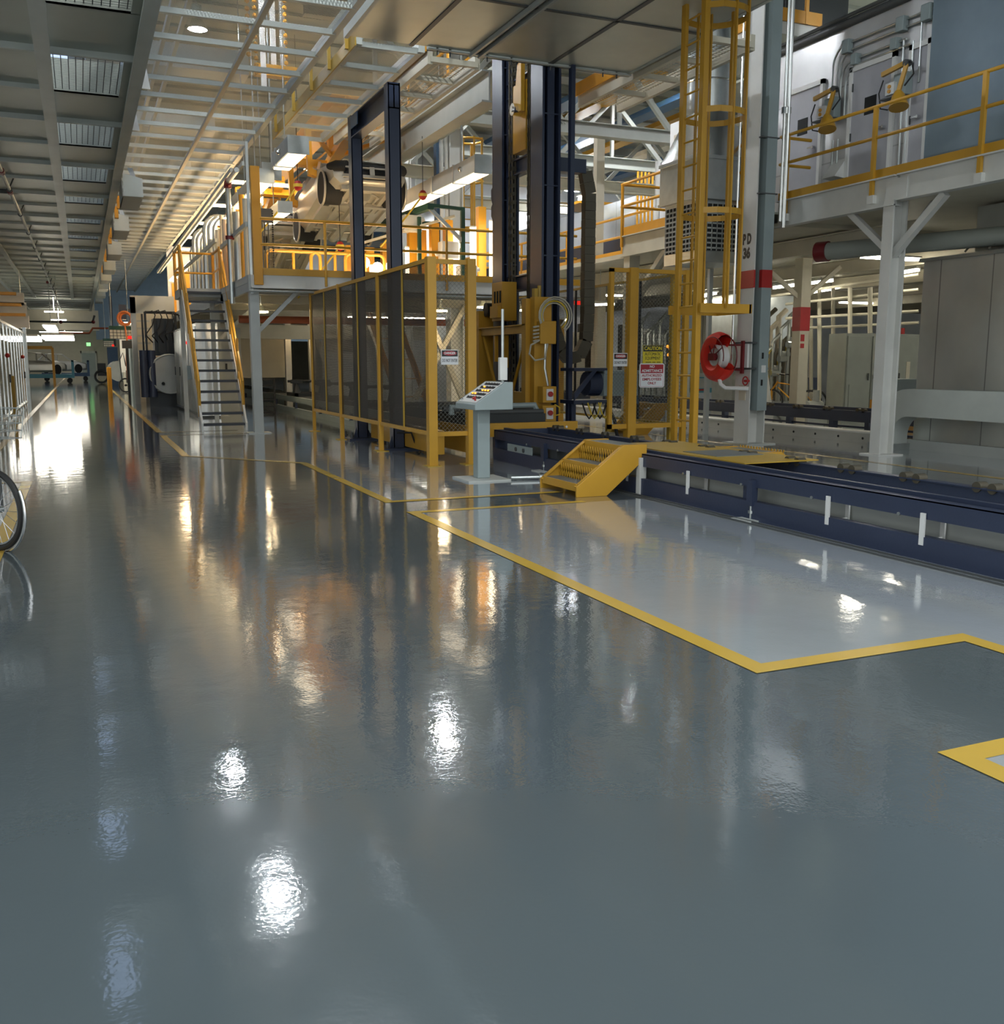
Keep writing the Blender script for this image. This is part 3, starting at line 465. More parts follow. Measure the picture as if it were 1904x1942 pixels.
r = T('fluorescent_fitting', 'bright warm fluorescent fitting below the mezzanine over the far white posts', 'light fitting', (6.6, 30.3, 2.3)); P(r, 'housing', MB().box(5.9, 7.4, 30.2, 30.4, 2.38, 2.45), 'white'); P(r, 'tube', MB().cyl((5.95, 30.3, 2.34), (7.35, 30.3, 2.34), .03, 8), 'tubew')
for i, (x0, x1, y) in ((1, (6.8, 9.6, 26.4)),):  # added to brighten the dark space under the deck
    r = T('fluorescent_fitting', 'long warm fluorescent fitting added to brighten the space under the mezzanine deck, %s' % ('beyond the cream beam', 'on the lift side')[i], 'light fitting', (x0, y, 2.6)); P(r, 'tube', MB().box(x0, x1, y, y+.08, 2.58, 2.62), 'tube'); P(r, 'reflector', MB().box(x0, x1, y-.06, y+.14, 2.63, 2.66), 'white'); P(r, 'hanger', MB().cyl((x0+.3, y+.04, 2.66), (x0+.3, y+.04, 2.99), .01, 5), 'galv'); P(r, 'hanger', MB().cyl((x1-.3, y+.04, 2.66), (x1-.3, y+.04, 2.99), .01, 5), 'galv')
S('stair_flight', 'orange stair flight rising behind the lift below the mezzanine', 'stair', MB().bar((7.35, 23.2, 0), (7.35, 26.5, 2.9), .05, .25).bar((8.1, 23.2, 0), (8.1, 26.5, 2.9), .05, .25).box(7.35, 8.1, 23.8, 24, .5, .53).box(7.35, 8.1, 24.3, 24.5, .95, .98).box(7.35, 8.1, 24.9, 25.1, 1.45, 1.48).box(7.35, 8.1, 25.5, 25.7, 2.0, 2.03), 'orange')
# ================================================================ near conveyor
nc = T('floor_conveyor', 'long navy blue floor conveyor with paired rollers in the foreground', 'conveyor', (5.9, 4, 0))
YA, YB = -3.0, 12.9
P(nc, 'side_rail', MB().box(5.44, 5.50, YA, YB, .295, .43).box(5.44, 5.54, YA, YB, .42, .432), 'blue', 'near rail'); P(nc, 'groove', MB().box(5.545, 5.585, YA, YB, .36, .425), 'black'); P(nc, 'inner_rail', MB().box(5.585, 5.63, YA, YB, .30, .455), 'blue')
P(nc, 'side_rail', MB().box(6.30, 6.36, YA, YB, .24, .44).box(6.28, 6.38, YA, YB, .432, .442), 'blue', 'far rail'); P(nc, 'lower_beam', MB().box(5.42, 5.50, YA, YB, 0, .17), 'blue'); P(nc, 'lower_beam', MB().box(6.3, 6.38, YA, YB, 0, .15), 'blue')
P(nc, 'centre_tray', MB().box(5.70, 6.2, YA, 12.2, .03, .25), 'lgrey', 'pale grey centre tray'); P(nc, 'end_plate', MB().box(5.44, 6.36, 12.88, 12.92, .05, .43), 'blue')
P(nc, 'track', MB().box(5.26, 5.28, YA, 11, 0, .012).box(5.34, 5.36, YA, 11, 0, .012), 'dgrey')
for k in range(-4, 11):
    y = 5.28+.735*k
    for d in (-.07, .07): P(nc, 'roller', MB().cyl((6.285, y+d, .445), (6.375, y+d, .445), .042, 14), 'chain')
for k in range(14): P(nc, 'bolt', MB().cyl((5.432, -.3+.93*k, .30), (5.45, -.3+.93*k, .30), .014, 8), 'galv')
for u, v in ((1304, 910), (1569, 970), (1748, 1010), (1190, 880)):
    y = xp(u, v, 5.42).y; P(nc, 'flat_bar', MB().box(5.415, 5.43, y-.02, y+.02, .11, .34), 'pwhite'); P(nc, 'flat_bar', MB().box(5.66, 5.675, y+.02, y+.06, .11, .3).cyl((5.43, y, .14), (5.67, y+.04, .14), .008, 6), 'pwhite')
for y in (7.05, 11.3, 2.2):
    P(nc, 'leg', MB().box(5.40, 5.46, y-.12, y-.04, .13, .36).box(5.47, 5.53, y+.05, y+.1, .1, .34), 'blue'); P(nc, 'leg_bolt', MB().cyl((5.43, y-.08, 0), (5.43, y-.08, .14), .016, 8).cyl((5.43, y-.08, .06), (5.43, y-.08, .085), .03, 6), 'galv'); P(nc, 'foot_plate', MB().box(5.30, 5.5, y-.2, y+.04, 0, .012), 'lgrey')
P(nc, 'drive_plate', MB().box(5.425, 5.44, 11.6, 12.4, .16, .27), 'grey', 'grey drive cover plate'); P(nc, 'drive_motor', MB().box(5.5, 5.9, 11.0, 11.5, .05, .3), 'dgrey')
for y in (11.85, 12.1): P(nc, 'bolt', MB().cyl((5.41, y, .215), (5.43, y, .215), .03, 10), 'dgrey')
pl = T('crossing_plate', 'yellow chequer plate bridging the two conveyor rails', 'crossing plate', (5.95, 8.5, .455))
P(pl, 'plate', MB().box(5.63, 6.5, 7.35, 9.75, .456, .466), 'ochre'); P(pl, 'grating', MB().box(5.75, 6.32, 7.95, 8.55, .466, .472), 'grate_s', 'dark serrated strip')
def crossing_steps(name, label, x0, dx, ya, yb, z3=.53):
    """three serrated treads between two folded stringers, rising from x0 along dx"""
    r = T(name, label, 'step unit', (x0, (ya+yb)/2, 0)); X = lambda t: x0+dx*t
    prof = [(X(0), 0), (X(0), .11), (X(.56), z3), (X(.84), z3), (X(.84), z3-.14), (X(.36), 0)]
    for y in (ya, yb): P(r, 'stringer', MB().prism(prof, 'y', y-.012, y+.012), 'yellow', bevel=.003); P(r, 'flange', MB().prism([(X(0), .11), (X(.56), z3), (X(.84), z3), (X(.84), z3-.012), (X(.56), z3-.012), (X(.005), .098)], 'y', y, y+(.05 if y == ya else -.05)), 'yellow')
    for a, b, z in ((.02, .25, .135), (.27, .50, .32), (.54, .82, z3-.01)):
        td_ = P(r, 'tread', MB().box(X(a), X(b), ya+.02, yb-.02, z-.02, z), 'grate_s'); P(td_, 'nosing', MB().box(X(a)-.008, X(a)+.012, ya+.02, yb-.02, z-.075, z+.004), 'yellow')
        mb = MB()
        for k in range(15):
            y = ya+.05+k*(yb-ya-.1)/14; mb.bar((X(b)-dx*.02, y, z), (X(b)-dx*.02, y+.05, z+.15), .007, .012).bar((X(b)-dx*.02, y+.05, z), (X(b)-dx*.02, y, z+.15), .007, .012)
        if a < .5: P(r, 'riser_mesh', mb, 'yellow')
    P(r, 'leg', MB().box(X(.74), X(.82), ya-.04, ya+.03, 0, z3-.14).box(X(.74), X(.82), yb-.03, yb+.03, 0, z3-.14), 'white', 'white leg'); return r
crossing_steps('crossing_steps', 'yellow three tread steps on the aisle side of the foreground conveyor', 4.66, 1, 8.87, 9.73)
crossing_steps('crossing_steps', 'yellow steps on the far side of the foreground conveyor, below the ladder', 7.30, -1, 8.2, 9.0, .46)
# ================================================================ lift masts
lm = T('lift_mast', 'tall pair of navy blue lift masts with chains and yellow counterweight', 'lift', (7.1, 15.6, 0))
for y in (16.42, 14.8):
    P(lm, 'mast_column', MB().box(6.98, 7.02, y-.22, y+.22, 0, 9.3).box(7.02, 7.27, y-.03, y+.03, 0, 9.3).box(7.27, 7.31, y-.22, y+.22, 0, 9.3), 'mast'); P(lm, 'guide_rail', MB().box(7.08, 7.2, y-.2, y-.14, 0, 9.3), 'blue')
    for k in range(8): P(lm, 'stiffener', MB().box(7.02, 7.27, y-.21, y-.03, .9+1.1*k, .92+1.1*k), 'mast')
for z in (2.75, 4.7, 6.0): P(lm, 'cross_beam', MB().ibeam((7.14, 15.0, z), (7.14, 16.2, z), .16, .26), 'mast')
P(lm, 'outrigger', MB().box(7.35, 7.42, 14.3, 14.4, 0, 6.2), 'blue'); P(lm, 'outrigger', MB().bar((7.05, 16.7, 5.9), (8.2, 16.7, 5.9), .1, .4), 'blue'); P(lm, 'cam_plate', MB().prism([(16.62, 3.9), (16.7, 4.0), (16.7, 4.15), (16.64, 4.2), (16.7, 4.3), (16.7, 4.45), (16.62, 4.5)], 'x', 6.98, 7.0), 'mast')
for y in (16.02, 15.9, 15.25, 15.17):
    mb = MB(); z = .6
    mb.box(7.03, 7.055, y-.012, y+.012, .6, 9.2).box(7.085, 7.11, y-.012, y+.012, .6, 9.2)
    while z < 9.1: mb.box(7.03, 7.11, y-.02, y+.02, z, z+.06); z += .14
    P(lm, 'lift_chain', mb, 'chain')
P(lm, 'counterweight', MB().box(7.02, 7.28, 15.3, 15.82, 4.9, 6.0), 'yellow', 'yellow counterweight'); P(lm, 'counterweight_bracket', MB().prism([(15.3, 5.5), (15.5, 5.5), (15.55, 5.8), (15.45, 6.25), (15.3, 6.3)], 'x', 6.93, 7.0), 'yellow'); P(lm, 'sprocket', MB().cyl((6.86, 15.5, 5.55), (7.02, 15.5, 5.55), .1, 16).cyl((6.84, 15.5, 5.55), (6.88, 15.5, 5.55), .05, 12), 'chrome')
# yellow carriage
cg = T('lift_carriage', 'yellow lift carriage frame with junction box and cable loops', 'lift carriage', (6.8, 15.3, 0))
P(cg, 'post', MB().box(6.68, 6.98, 14.2, 14.36, .38, 2.42).box(6.60, 6.98, 14.36, 14.52, .38, 2.4), 'yellow'); P(cg, 'post', MB().box(6.62, 6.90, 16.42, 16.62, .38, 2.3), 'yellow')
P(cg, 'cross_beam', MB().box(6.66, 6.80, 14.4, 16.5, 1.86, 1.98).box(6.60, 6.86, 14.4, 16.5, 1.98, 2.0), 'yellow'); P(cg, 'lower_beam', MB().box(6.66, 6.86, 14.4, 16.5, .72, .9), 'yellow')
for a, b in ((16.4, 15.75), (14.5, 15.15)): P(cg, 'diagonal', MB().cyl((6.7, a, 1.88), (6.7, b, .85), .028, 8), 'yellow')
P(cg, 'gusset', MB().prism([(14.4, .45), (15.2, .45), (14.4, 1.15)], 'x', 6.70, 6.72), 'yellow'); P(cg, 'hook_block', MB().box(6.68, 6.95, 15.5, 15.95, 2.1, 2.75).box(6.62, 6.7, 15.55, 15.9, 2.15, 2.35).box(6.72, 6.8, 15.5, 15.6, 1.3, 1.85).box(6.72, 6.78, 15.9, 15.95, 1.4, 1.85), 'yellow')
for k in range(3): P(cg, 'hook_slot', MB().box(6.67, 6.685, 15.55+.12*k, 15.6+.12*k, 2.4, 2.6), 'dark')
P(cg, 'guide_wheel', MB().cyl((6.72, 16.35, 2.32), (6.86, 16.35, 2.32), .12, 14), 'iron'); P(cg, 'top_lug', MB().cyl((6.8, 14.28, 2.42), (6.8, 14.28, 2.6), .03, 8).box(6.68, 6.74, 14.2, 14.3, 2.42, 2.55), 'ochre')
P(cg, 'junction_box', MB().box(6.72, 7.0, 14.06, 14.2, 1.68, 2.04), 'yellow', bevel=.008)
for k, zz in enumerate((.75, .45)):
    sb_ = P(cg, 'switch_box', MB().box(6.74, 6.98, 14.0, 14.18, zz, zz+.26), 'yellow', bevel=.006); P(sb_, 'switch_face', MB().box(6.80, 6.92, 13.985, 14.0, zz+.04, zz+.22), 'pwhite'); P(sb_, 'red_switch', MB().cyl((6.86, 13.95, zz+.14), (6.86, 13.99, zz+.14), .042, 12), 'red', 'red rotary switch')
for k in range(4):
    R_ = .20+.03*k; c = V((6.95, 14.05-.02*k, 2.12)); P(cg, 'cable', MB().tube(arc(c, (1, 0, 0), (0, 0, 1), R_, -.9, 3.6, 14), .012, 6), 'cable' if k != 1 else 'ycable')
P(cg, 'cable', MB().tube([(6.75, 14.1, 1.75), (6.55, 14.05, 1.66), (6.50, 14.0, 1.52), (6.60, 14.0, 1.42), (6.78, 14.02, 1.45), (6.84, 14.05, 1.68)], .016, 6), 'cable'); P(cg, 'cable', MB().tube([(6.82, 14.08, 1.68), (6.80, 14.06, 1.3), (6.86, 14.06, 1.02)], .02, 6), 'galv')
for k in range(5): P(cg, 'cable_gland', MB().cyl((6.62, 14.12, 1.72+.055*k), (6.74, 14.12, 1.74+.055*k), .016, 8), 'cable')
for zz in (.62, .32): P(cg, 'cable', MB().tube([(6.98, 14.06, zz+.1), (7.06, 14.04, zz+.05), (7.06, 14.04, zz-.06), (6.9, 14.06, zz-.1)], .012, 6), 'ycable')
lb = T('lift_bed', 'low yellow lift base frame with dark roller bed behind the conveyor end', 'lift base', (6, 14, 0))
P(lb, 'front_beam', MB().box(5.3, 6.95, 13.2, 13.28, .30, .50), 'yellow'); P(lb, 'side_beam', MB().box(4.75, 4.85, 13.4, 17, .05, .40), 'yellow'); P(lb, 'side_beam', MB().box(5.25, 5.33, 13.2, 16.8, .05, .45), 'yellow'); P(lb, 'bed', MB().box(5.3, 6.5, 13.4, 16.9, .40, .62), 'iron')
for k in range(9): P(lb, 'roller', MB().cyl((5.3, 13.5+.4*k, .64), (6.5, 13.5+.4*k, .64), .045, 10), 'dgrey')
P(lb, 'skid_frame', MB().tube([(5.15, 13.9, .6), (5.15, 13.9, .72), (6.4, 13.6, .74), (6.5, 13.6, .55)], .05, 8), 'grey'); P(lb, 'hazard_plate', MB().box(5.24, 5.25, 13.3, 13.5, .2, .38), 'black')
for x in (6.6, 6.75): P(lb, 'bolt', MB().cyl((x, 13.18, .42), (x, 13.2, .42), .02, 8), 'chrome')
S('floor_cable', 'black cable looped on the floor under the smoked fence', 'cable', MB().tube([(4.5, 14.6, .3)]+[V((4.7+.05*k, 14.5, .02+.28*(1-sin(pi*k/6)))) for k in range(7)], .016, 6), 'black')
# hose carrier and drive motor right of the mast
hc = T('cable_carrier', 'drooping brown cable carrier chain beside the right lift mast', 'cable carrier', (7.9, 15, 2))
P(hc, 'arm', MB().bar((7.3, 15.0, 4.62), (7.95, 15.0, 4.62), .2, .22), 'mast')
mb = MB(); path = [V((7.98, 15, 4.55)), V((8.06, 15, 4.2)), V((8.06, 15, 2.2)), V((8.04, 15, 1.75)), V((7.9, 15, 1.5)), V((7.7, 15, 1.45)), V((7.55, 15, 1.6)), V((7.4, 15, 2.0)), V((7.38, 15, 2.25))]
for a, b in zip(path, path[1:]):
    n_ = max(1, int((b-a).length/.14))
    for k in range(n_): mb.bar(a+(b-a)*(k/n_), a+(b-a)*((k+.97)/n_), .2, .14+.012*(k % 2), (0, 1, 0))
P(hc, 'chain_links', mb, 'chain')
dm = T('drive_motor', 'navy drive unit with grey motor cylinder beside the right lift mast', 'motor', (7.8, 14.2, .7))
P(dm, 'bracket', MB().box(7.3, 8.0, 14.0, 14.5, .72, .78).box(7.3, 8.0, 14.0, 14.5, 1.25, 1.3).prism([(7.3, .78), (7.7, 1.25), (7.62, 1.25), (7.3, .9)], 'y', 13.98, 14.02), 'mast'); P(dm, 'gearbox', MB().cyl((7.62, 14.22, 1.04), (7.85, 14.22, 1.04), .2, 16), 'blue'); P(dm, 'motor_body', MB().box(7.85, 8.5, 14.0, 14.4, .84, 1.24).box(7.85, 8.56, 13.98, 14.42, 1.2, 1.26), 'grey', bevel=.01); P(dm, 'conduit', MB().tube([(8.5, 14.2, 1.1), (8.58, 14.2, 1.05), (8.6, 14.2, .7)], .03), 'bluel')
for k in range(4): P(dm, 'cable', MB().tube([V((7.45+.1*k, 14.0, .74))]+[V((7.45+.1*k+.06*j, 13.98, .74-.26*sin(pi*j/4))) for j in range(1, 4)]+[V((7.7+.1*k, 14.0, .74))], .014, 6), 'ycable' if k % 2 else 'black')
P(dm, 'support', MB().box(7.36, 7.44, 14.2, 14.3, 0, .72), 'mast'); P(dm, 'whip_cable', MB().tube([(7.9, 13.98, .7), (8.0, 13.9, .45), (8.05, 13.9, .2), (8.2, 13.9, .03)], .03, 8), 'black')
# ================================================================ fence right of the lift
f2 = T('mesh_fence', 'yellow framed wire mesh fence right of the lift carrying warning signs', 'safety fence', (8, 13, 0))
for x, w in ((7.75, .14), (8.72, .08)): P(f2, 'post', MB().box(x-w/2, x+w/2, 13.0-w/2, 13.0+w/2, 0, 2.8), 'yellow')
P(f2, 'frame_bar', MB().box(7.36, 7.42, 12.97, 13.03, .38, 2.78), 'yellow'); P(f2, 'top_bar', MB().box(7.36, 8.72, 12.97, 13.03, 2.73, 2.79), 'yellow'); P(f2, 'bottom_bar', MB().box(7.36, 8.72, 12.97, 13.03, .38, .45), 'yellow')
P(f2, 'mesh_panel', MB().quad((7.42, 13, .45), (7.7, 13, .45), (7.7, 13, 2.73), (7.42, 13, 2.73)), 'chainm'); P(f2, 'mesh_panel', MB().quad((7.82, 13, .45), (8.7, 13, .45), (8.7, 13, 2.73), (7.82, 13, 2.73)), 'chainm')
f3 = T('side_fence', 'dark smoked mesh fence running back from the sign fence', 'safety fence', (8.62, 16, 0))
for y in (13.2, 15.2, 17.8): P(f3, 'post', MB().box(8.58, 8.66, y-.04, y+.04, 0, 2.76), 'ochre')
for a, b in ((13.2, 15.2), (15.2, 17.8), (17.8, 19.2)):
    P(f3, 'top_bar', MB().box(8.6, 8.64, a, b, 2.72, 2.76), 'ochre'); P(f3, 'bottom_bar', MB().box(8.6, 8.64, a, b, .40, .44), 'ochre'); P(f3, 'mullion', MB().box(8.605, 8.635, (a+b)/2-.02, (a+b)/2+.02, .44, 2.72), 'black'); P(f3, 'mesh_panel', MB().quad((8.62, a, .44), (8.62, b, .44), (8.62, b, 2.72), (8.62, a, 2.72)), 'smokeR')
danger((7.56, 12.985, 1.43), 'DANGER DO NOT ENTER sign on the mesh fence right of the lift')
x, y, z = 8.13, 12.98, 1.51; r = T('caution_sign', 'yellow CAUTION AUTOMATIC EQUIPMENT sign on the mesh fence', 'sign', (x, y, z))
P(r, 'plate', MB().box(x-.18, x+.18, y, y+.006, z-.14, z+.14), 'sign_y', bevel=.003); P(r, 'header', MB().box(x-.175, x+.175, y-.0015, y, z+.045, z+.137), 'sign_k')
lettering(r, 'CAUTION', .075, (x, y-.003, z+.091), mat='sign_y', width=.31, bold=.0015); lettering(r, 'AUTOMATIC', .07, (x, y-.0015, z+.005), width=.29); lettering(r, 'EQUIPMENT', .07, (x, y-.0015, z-.058), width=.27)
P(r, 'fine_print', MB().box(x-.13, x-.03, y-.0015, y, z-.122, z-.112).box(x-.01, x+.05, y-.0015, y, z-.122, z-.112).box(x+.07, x+.14, y-.0015, y, z-.122, z-.112), 'sign_k')
x, z = 8.12, 1.19; r = T('admittance_sign', 'red and white NO ADMITTANCE AUTHORIZED EMPLOYEES ONLY sign on the mesh fence', 'sign', (x, y, z))
def rrect(w, h, rad): return [(x+sx*(w/2-rad)+rad*cos(a0+t*pi/8), z+sz*(h/2-rad)+rad*sin(a0+t*pi/8)) for sx, sz, a0 in ((1, 1, 0), (-1, 1, pi/2), (-1, -1, pi), (1, -1, 1.5*pi)) for t in range(5)]
P(r, 'plate', MB().prism(rrect(.45, .37, .035), 'y', y, y+.006), 'sign_w'); P(r, 'header', MB().box(x-.205, x+.205, y-.0015, y, z+.035, z+.168), 'sign_r')
lettering(r, 'NO', .055, (x, y-.003, z+.135), mat='sign_w', bold=.001); lettering(r, 'ADMITTANCE', .06, (x, y-.003, z+.07), mat='sign_w', width=.37, bold=.001)
for t, zz, w in (('AUTHORIZED', -.002, .36), ('EMPLOYEES', -.06, .34), ('ONLY', -.12, .15)): lettering(r, t, .055, (x, y-.0015, z+zz), mat='sign_r', width=w, bold=.001)
P(r, 'border', MB().box(x-.205, x+.205, y-.001, y, z-.172, z-.168).box(x-.205, x-.201, y-.001, y, z-.17, z+.16).box(x+.201, x+.205, y-.001, y, z-.17, z+.16), 'sign_r')
r = T('yellow_doorway', 'distant yellow door frame seen behind the smoked side fence', 'door frame', (9, 19, 0)); P(r, 'jamb', MB().box(9.0+.55, 9.65, 19, 19.1, 0, 2.3), 'yellow'); P(r, 'jamb', MB().box(9.0, 9.1, 19, 19.1, 0, 2.3), 'yellow'); P(r, 'header', MB().box(9.0, 9.65, 19, 19.1, 2.2, 2.3), 'yellow')
crossing_steps('crossing_steps', 'orange yellow steps standing behind the smoked side fence', 9.7, 1, 16.2, 17.0, .6)
# ================================================================ caged ladder
ld = T('caged_ladder', 'tall yellow caged ladder rising behind the conveyor up to the drip pan', 'ladder', (7.55, 11.2, 0))
P(ld, 'rail', MB().box(7.50, 7.58, 10.93, 11.03, 0, 6.9), 'yellow', bevel=.008); P(ld, 'rail', MB().box(7.52, 7.57, 11.40, 11.50, 0, 6.9), 'yellow', bevel=.006)
for k in range(21): P(ld, 'rung', MB().cyl((7.55, 11.02, .3+.305*k), (7.55, 11.41, .3+.305*k), .014, 8), 'yellow')
cc = V((7.98, 11.22, 0))
for z in (3.35, 4.6, 5.85):
    pts = [V((7.55, 10.94, z)), V((7.7, 10.82, z))]+[V((7.88+.42*sin(a), 11.22-.42*cos(a), z)) for a in [pi*t/10 for t in range(11)]]+[V((7.7, 11.6, z)), V((7.55, 11.49, z))]
    mb = MB()
    for a, b in zip(pts, pts[1:]): mb.bar(a, b, .008, .075)
    P(ld, 'cage_hoop', mb, 'yellow')
for a in (0, .2, .42, .64, .86, 1.): P(ld, 'cage_strap', MB().bar((7.88+.42*sin(pi*a), 11.22-.42*cos(pi*a), 2.1), (7.88+.42*sin(pi*a), 11.22-.42*cos(pi*a), 6.7), .045, .02, (1, 0, 0)), 'yellow')
P(ld, 'cage_base_bar', MB().box(7.5, 8.32, 10.84, 10.87, 2.04, 2.16).box(8.28, 8.31, 10.84, 11.6, 2.04, 2.16).box(7.5, 8.32, 11.58, 11.61, 2.04, 2.16), 'yellow')
# ================================================================ car bodies on yellow carriers
def car_parts(r, Mx, mat='body', detail=True):
    secs = [(-2.1, .55, .24, .50, .56, .42), (-1.95, .76, .2, .62, .68, .55), (-1.2, .85, .16, .76, .82, .68), (-.8, .87, .13, .82, .90, .72), (-.02, .87, .12, .86, 1.33, .56), (.95, .87, .12, .88, 1.38, .57), (1.5, .86, .14, .9, 1.33, .55), (1.95, .82, .2, .93, 1.0, .62), (2.15, .74, .3, .82, .88, .5)]
    v = []; f = []; m = 11
    for y, w, zb, zl, zt, wr in secs:
        h = [(0, zb), (w-.14, zb), (w, zb+.13), (w+.025, (zb+zl)/2+.08), (w, zl), (wr, zt)]
        ring = h+[(0, zt+.03)]+[(-a, b) for a, b in reversed(h[1:])]
        v += [(a, y, b) for a, b in ring]
    m = 12
    for i in range(len(secs)-1):
        for j in range(m):
            if j in (4, 7) and 3 <= i <= 6: continue
            if j in (5, 6) and i in (3, 6): continue
            if j in (5, 6) and i == 0: continue
            f.append((i*m+j, i*m+(j+1) % m, (i+1)*m+(j+1) % m, (i+1)*m+j))
    f.append(tuple((len(secs)-1)*m+j for j in range(m)))
    q = MB(); q.v = v; q.f = f; o = P(r, 'body_shell', q.tf(Mx), mat)
    sm = o.modifiers.new('sheet', 'SOLIDIFY'); sm.thickness = .03
    for s in (-1, 1):
        for p_, q_, w_, h_ in (((.80, -.80, .84), (.56, -.02, 1.32), .06, .09), ((.86, .45, .86), (.57, .45, 1.36), .05, .12), ((.86, 1.3, .88), (.55, 1.35, 1.34), .06, .2), ((.8, 1.95, .93), (.55, 1.5, 1.32), .06, .08)): P(r, 'pillar', MB().bar((s*p_[0], p_[1], p_[2]), (s*q_[0], q_[1], q_[2]), w_, h_).tf(Mx), mat)
    P(r, 'interior', MB().box(-.78, .78, -.75, 1.9, .35, .5).tf(Mx), 'dgrey', 'dark open interior')
    for y in (-1.32, 1.38):
        for s in (-1, 1): P(r, 'wheel_arch', MB().cyl((s*.5, y, .30), (s*.892, y, .30), .33, 22).tf(Mx), 'dark', 'open dark wheel arch'); P(r, 'arch_lip', MB().ring((s*.88, y, .30), (1, 0, 0), .345, .022, 22, 6).tf(Mx), mat)
    if not detail: return
    P(r, 'front_opening', MB().box(-.58, .58, -2.12, -1.6, .29, .57).tf(Mx), 'dark', 'dark open engine bay'); P(r, 'radiator_bar', MB().box(-.62, .62, -2.17, -2.12, .46, .49).box(-.62, .62, -2.17, -2.12, .27, .33).box(-.05, .05, -2.17, -2.13, .3, .5).tf(Mx), mat)
    for s in (-1, 1): P(r, 'headlamp_opening', MB().tube([(s*.52, -2.13, .50), (s*.70, -1.96, .54), (s*.82, -1.78, .60)], [.11, .12, .06], 16).tf(Mx), 'dark')
    for s in (-1, 1):
        P(r, 'floor_rail', MB().bar((s*.42, -1.95, .14), (s*.42, 1.6, .1), .1, .09).bar((s*.72, -.9, .10), (s*.72, 1.0, .1), .13, .07).tf(Mx), mat)
        P(r, 'floor_rib', MB().tube([(s*x, y, .105) for x, y in ((.1, -1.7), (.3, -1.5), (.28, -1.1), (.55, -1.0), (.5, -.5), (.2, -.4), (.24, .2), (.6, .3), (.55, .9), (.15, 1.0), (.2, 1.6))], .022, 6).tf(Mx), mat)
    P(r, 'tunnel', MB().tube([(0, -1.5, .14), (0, 1.5, .13)], .13, 10).tf(Mx), mat); [P(r, 'cross_member', MB().box(*b_).tf(Mx), mat) for b_ in ((-.66, .66, -1.02, -.9, .05, .14), (-.66, .66, .55, .66, .06, .14), (-.6, .6, -1.9, -1.78, .1, .2))]
def hanger(r, Mx, top):
    b = MB().box(-.12, .12, -1.5, 1.5, 1.72, 1.9).box(-1.0, 1.0, -.95, -.8, 1.66, 1.82).box(-1.0, 1.0, 1.05, 1.2, 1.66, 1.82)
    P(r, 'spreader', b.tf(Mx), 'orange')
    for s in (-1, 1):
        for y in (-.88, 1.12): P(r, 'arm', MB().prism([(s*.93, 1.8), (s*1.05, 1.8), (s*1.05, .72), (s*.80, .66), (s*.80, .78), (s*.95, .84)], 'y', y-.07, y+.07).tf(Mx), 'orange')
    P(r, 'brace', MB().bar((-.9, -.88, 1.7), (.1, 1.1, 1.85), .08).bar((.9, -.88, 1.7), (-.1, 1.1, 1.85), .08).tf(Mx), 'orange')
    a = Mx @ V((0, 0, 1.9)); mb = MB()
    for y in (-1.1, 1.1):
        c = Mx @ V((0, y, 1.9)); mb.box(c.x-.08, c.x+.08, c.y-.1, c.y+.1, c.z-.05, top)
    P(r, 'trolley', mb, 'orange'); P(r, 'motor', MB().cyl(a+V((-.25, -.7, .02)), a+V((-.25, -.7, .3)), .1, 12).cyl(a+V((-.05, -.7, .02)), a+V((-.05, -.7, .34)), .14, 12), 'dgrey')
for i, (x, y, z, pit, lab, top) in enumerate(((5.78, 22.25, 4.50, -10, 'bare primer car body tilted nose up, nearest above the mezzanine railing', 6.7), (5.0, 26.9, 3.85, -18, 'bare car body hanging lower behind the nearest body on the mezzanine', 6.3), (5.3, 35, 3.9, -6, 'far bare car body at the back of the mezzanine line', 6.3))):
    Mx = Matrix.Translation((x, y, z)) @ Matrix.Rotation(math.radians(pit), 4, 'X')
    r = T('car_body', lab, 'car body', (x, y, z)); car_parts(r, Mx, detail=i < 2)
    h = T('overhead_carrier', 'orange yellow overhead carrier gripping the %s car body' % ('nearest', 'second', 'far')[i], 'carrier', (x, y, z+1.9)); hanger(h, Mx, top)
S('overhead_track', 'yellow overhead track beam the carriers hang from', 'track', MB().ibeam((5.5, 21.1, 6.84), (5.5, 46, 6.5), .6, .26), 'orange')
# ---------------------------------------------------------------- inspection light troughs
def trough(label, x0, x1, y0, y1, z, h):
    r = T('light_trough', label, 'light fitting', ((x0+x1)/2, y0, z)); P(r, 'housing', MB().box(x0, x1, y0, y1, z+.03, z+h), 'lgrey'); P(r, 'end_cap', MB().box(x0-.01, x1+.01, y0-.03, y0, z, z+h+.01), 'galv')
    P(r, 'lens', MB().box(x0+.03, x1-.03, y0+.04, y1, z, z+.03), 'trough', 'glowing warm lens')
    for y in (y0+1.2, y0+2.6): P(r, 'strap', MB().box(x0-.015, x1+.015, y, y+.06, z-.01, z+h+.02), 'galv'); P(r, 'hanger', MB().cyl(((x0+x1)/2, y, z+h), ((x0+x1)/2, y, 9.6), .012, 6), 'galv')
    P(r, 'knob', MB().ball((x0-.02, y0+.75, z+h*.55), .06, 10), 'chrome'); return r
trough('long grey light trough with bright underside right of the nearest car body', 7.62, 7.98, 19.1, 27.5, 5.2, .36)
trough('grey light trough with square end cap left of the nearest car body', 3.62, 3.98, 18.0, 19.6, 5.06, .3)
trough('grey light trough stepping down behind the square ended trough', 3.4, 3.7, 19.9, 23.5, 4.85, .26)
trough('grey light trough low over the orange corner post', 3.82, 4.1, 20.2, 22.0, 4.35, .22)
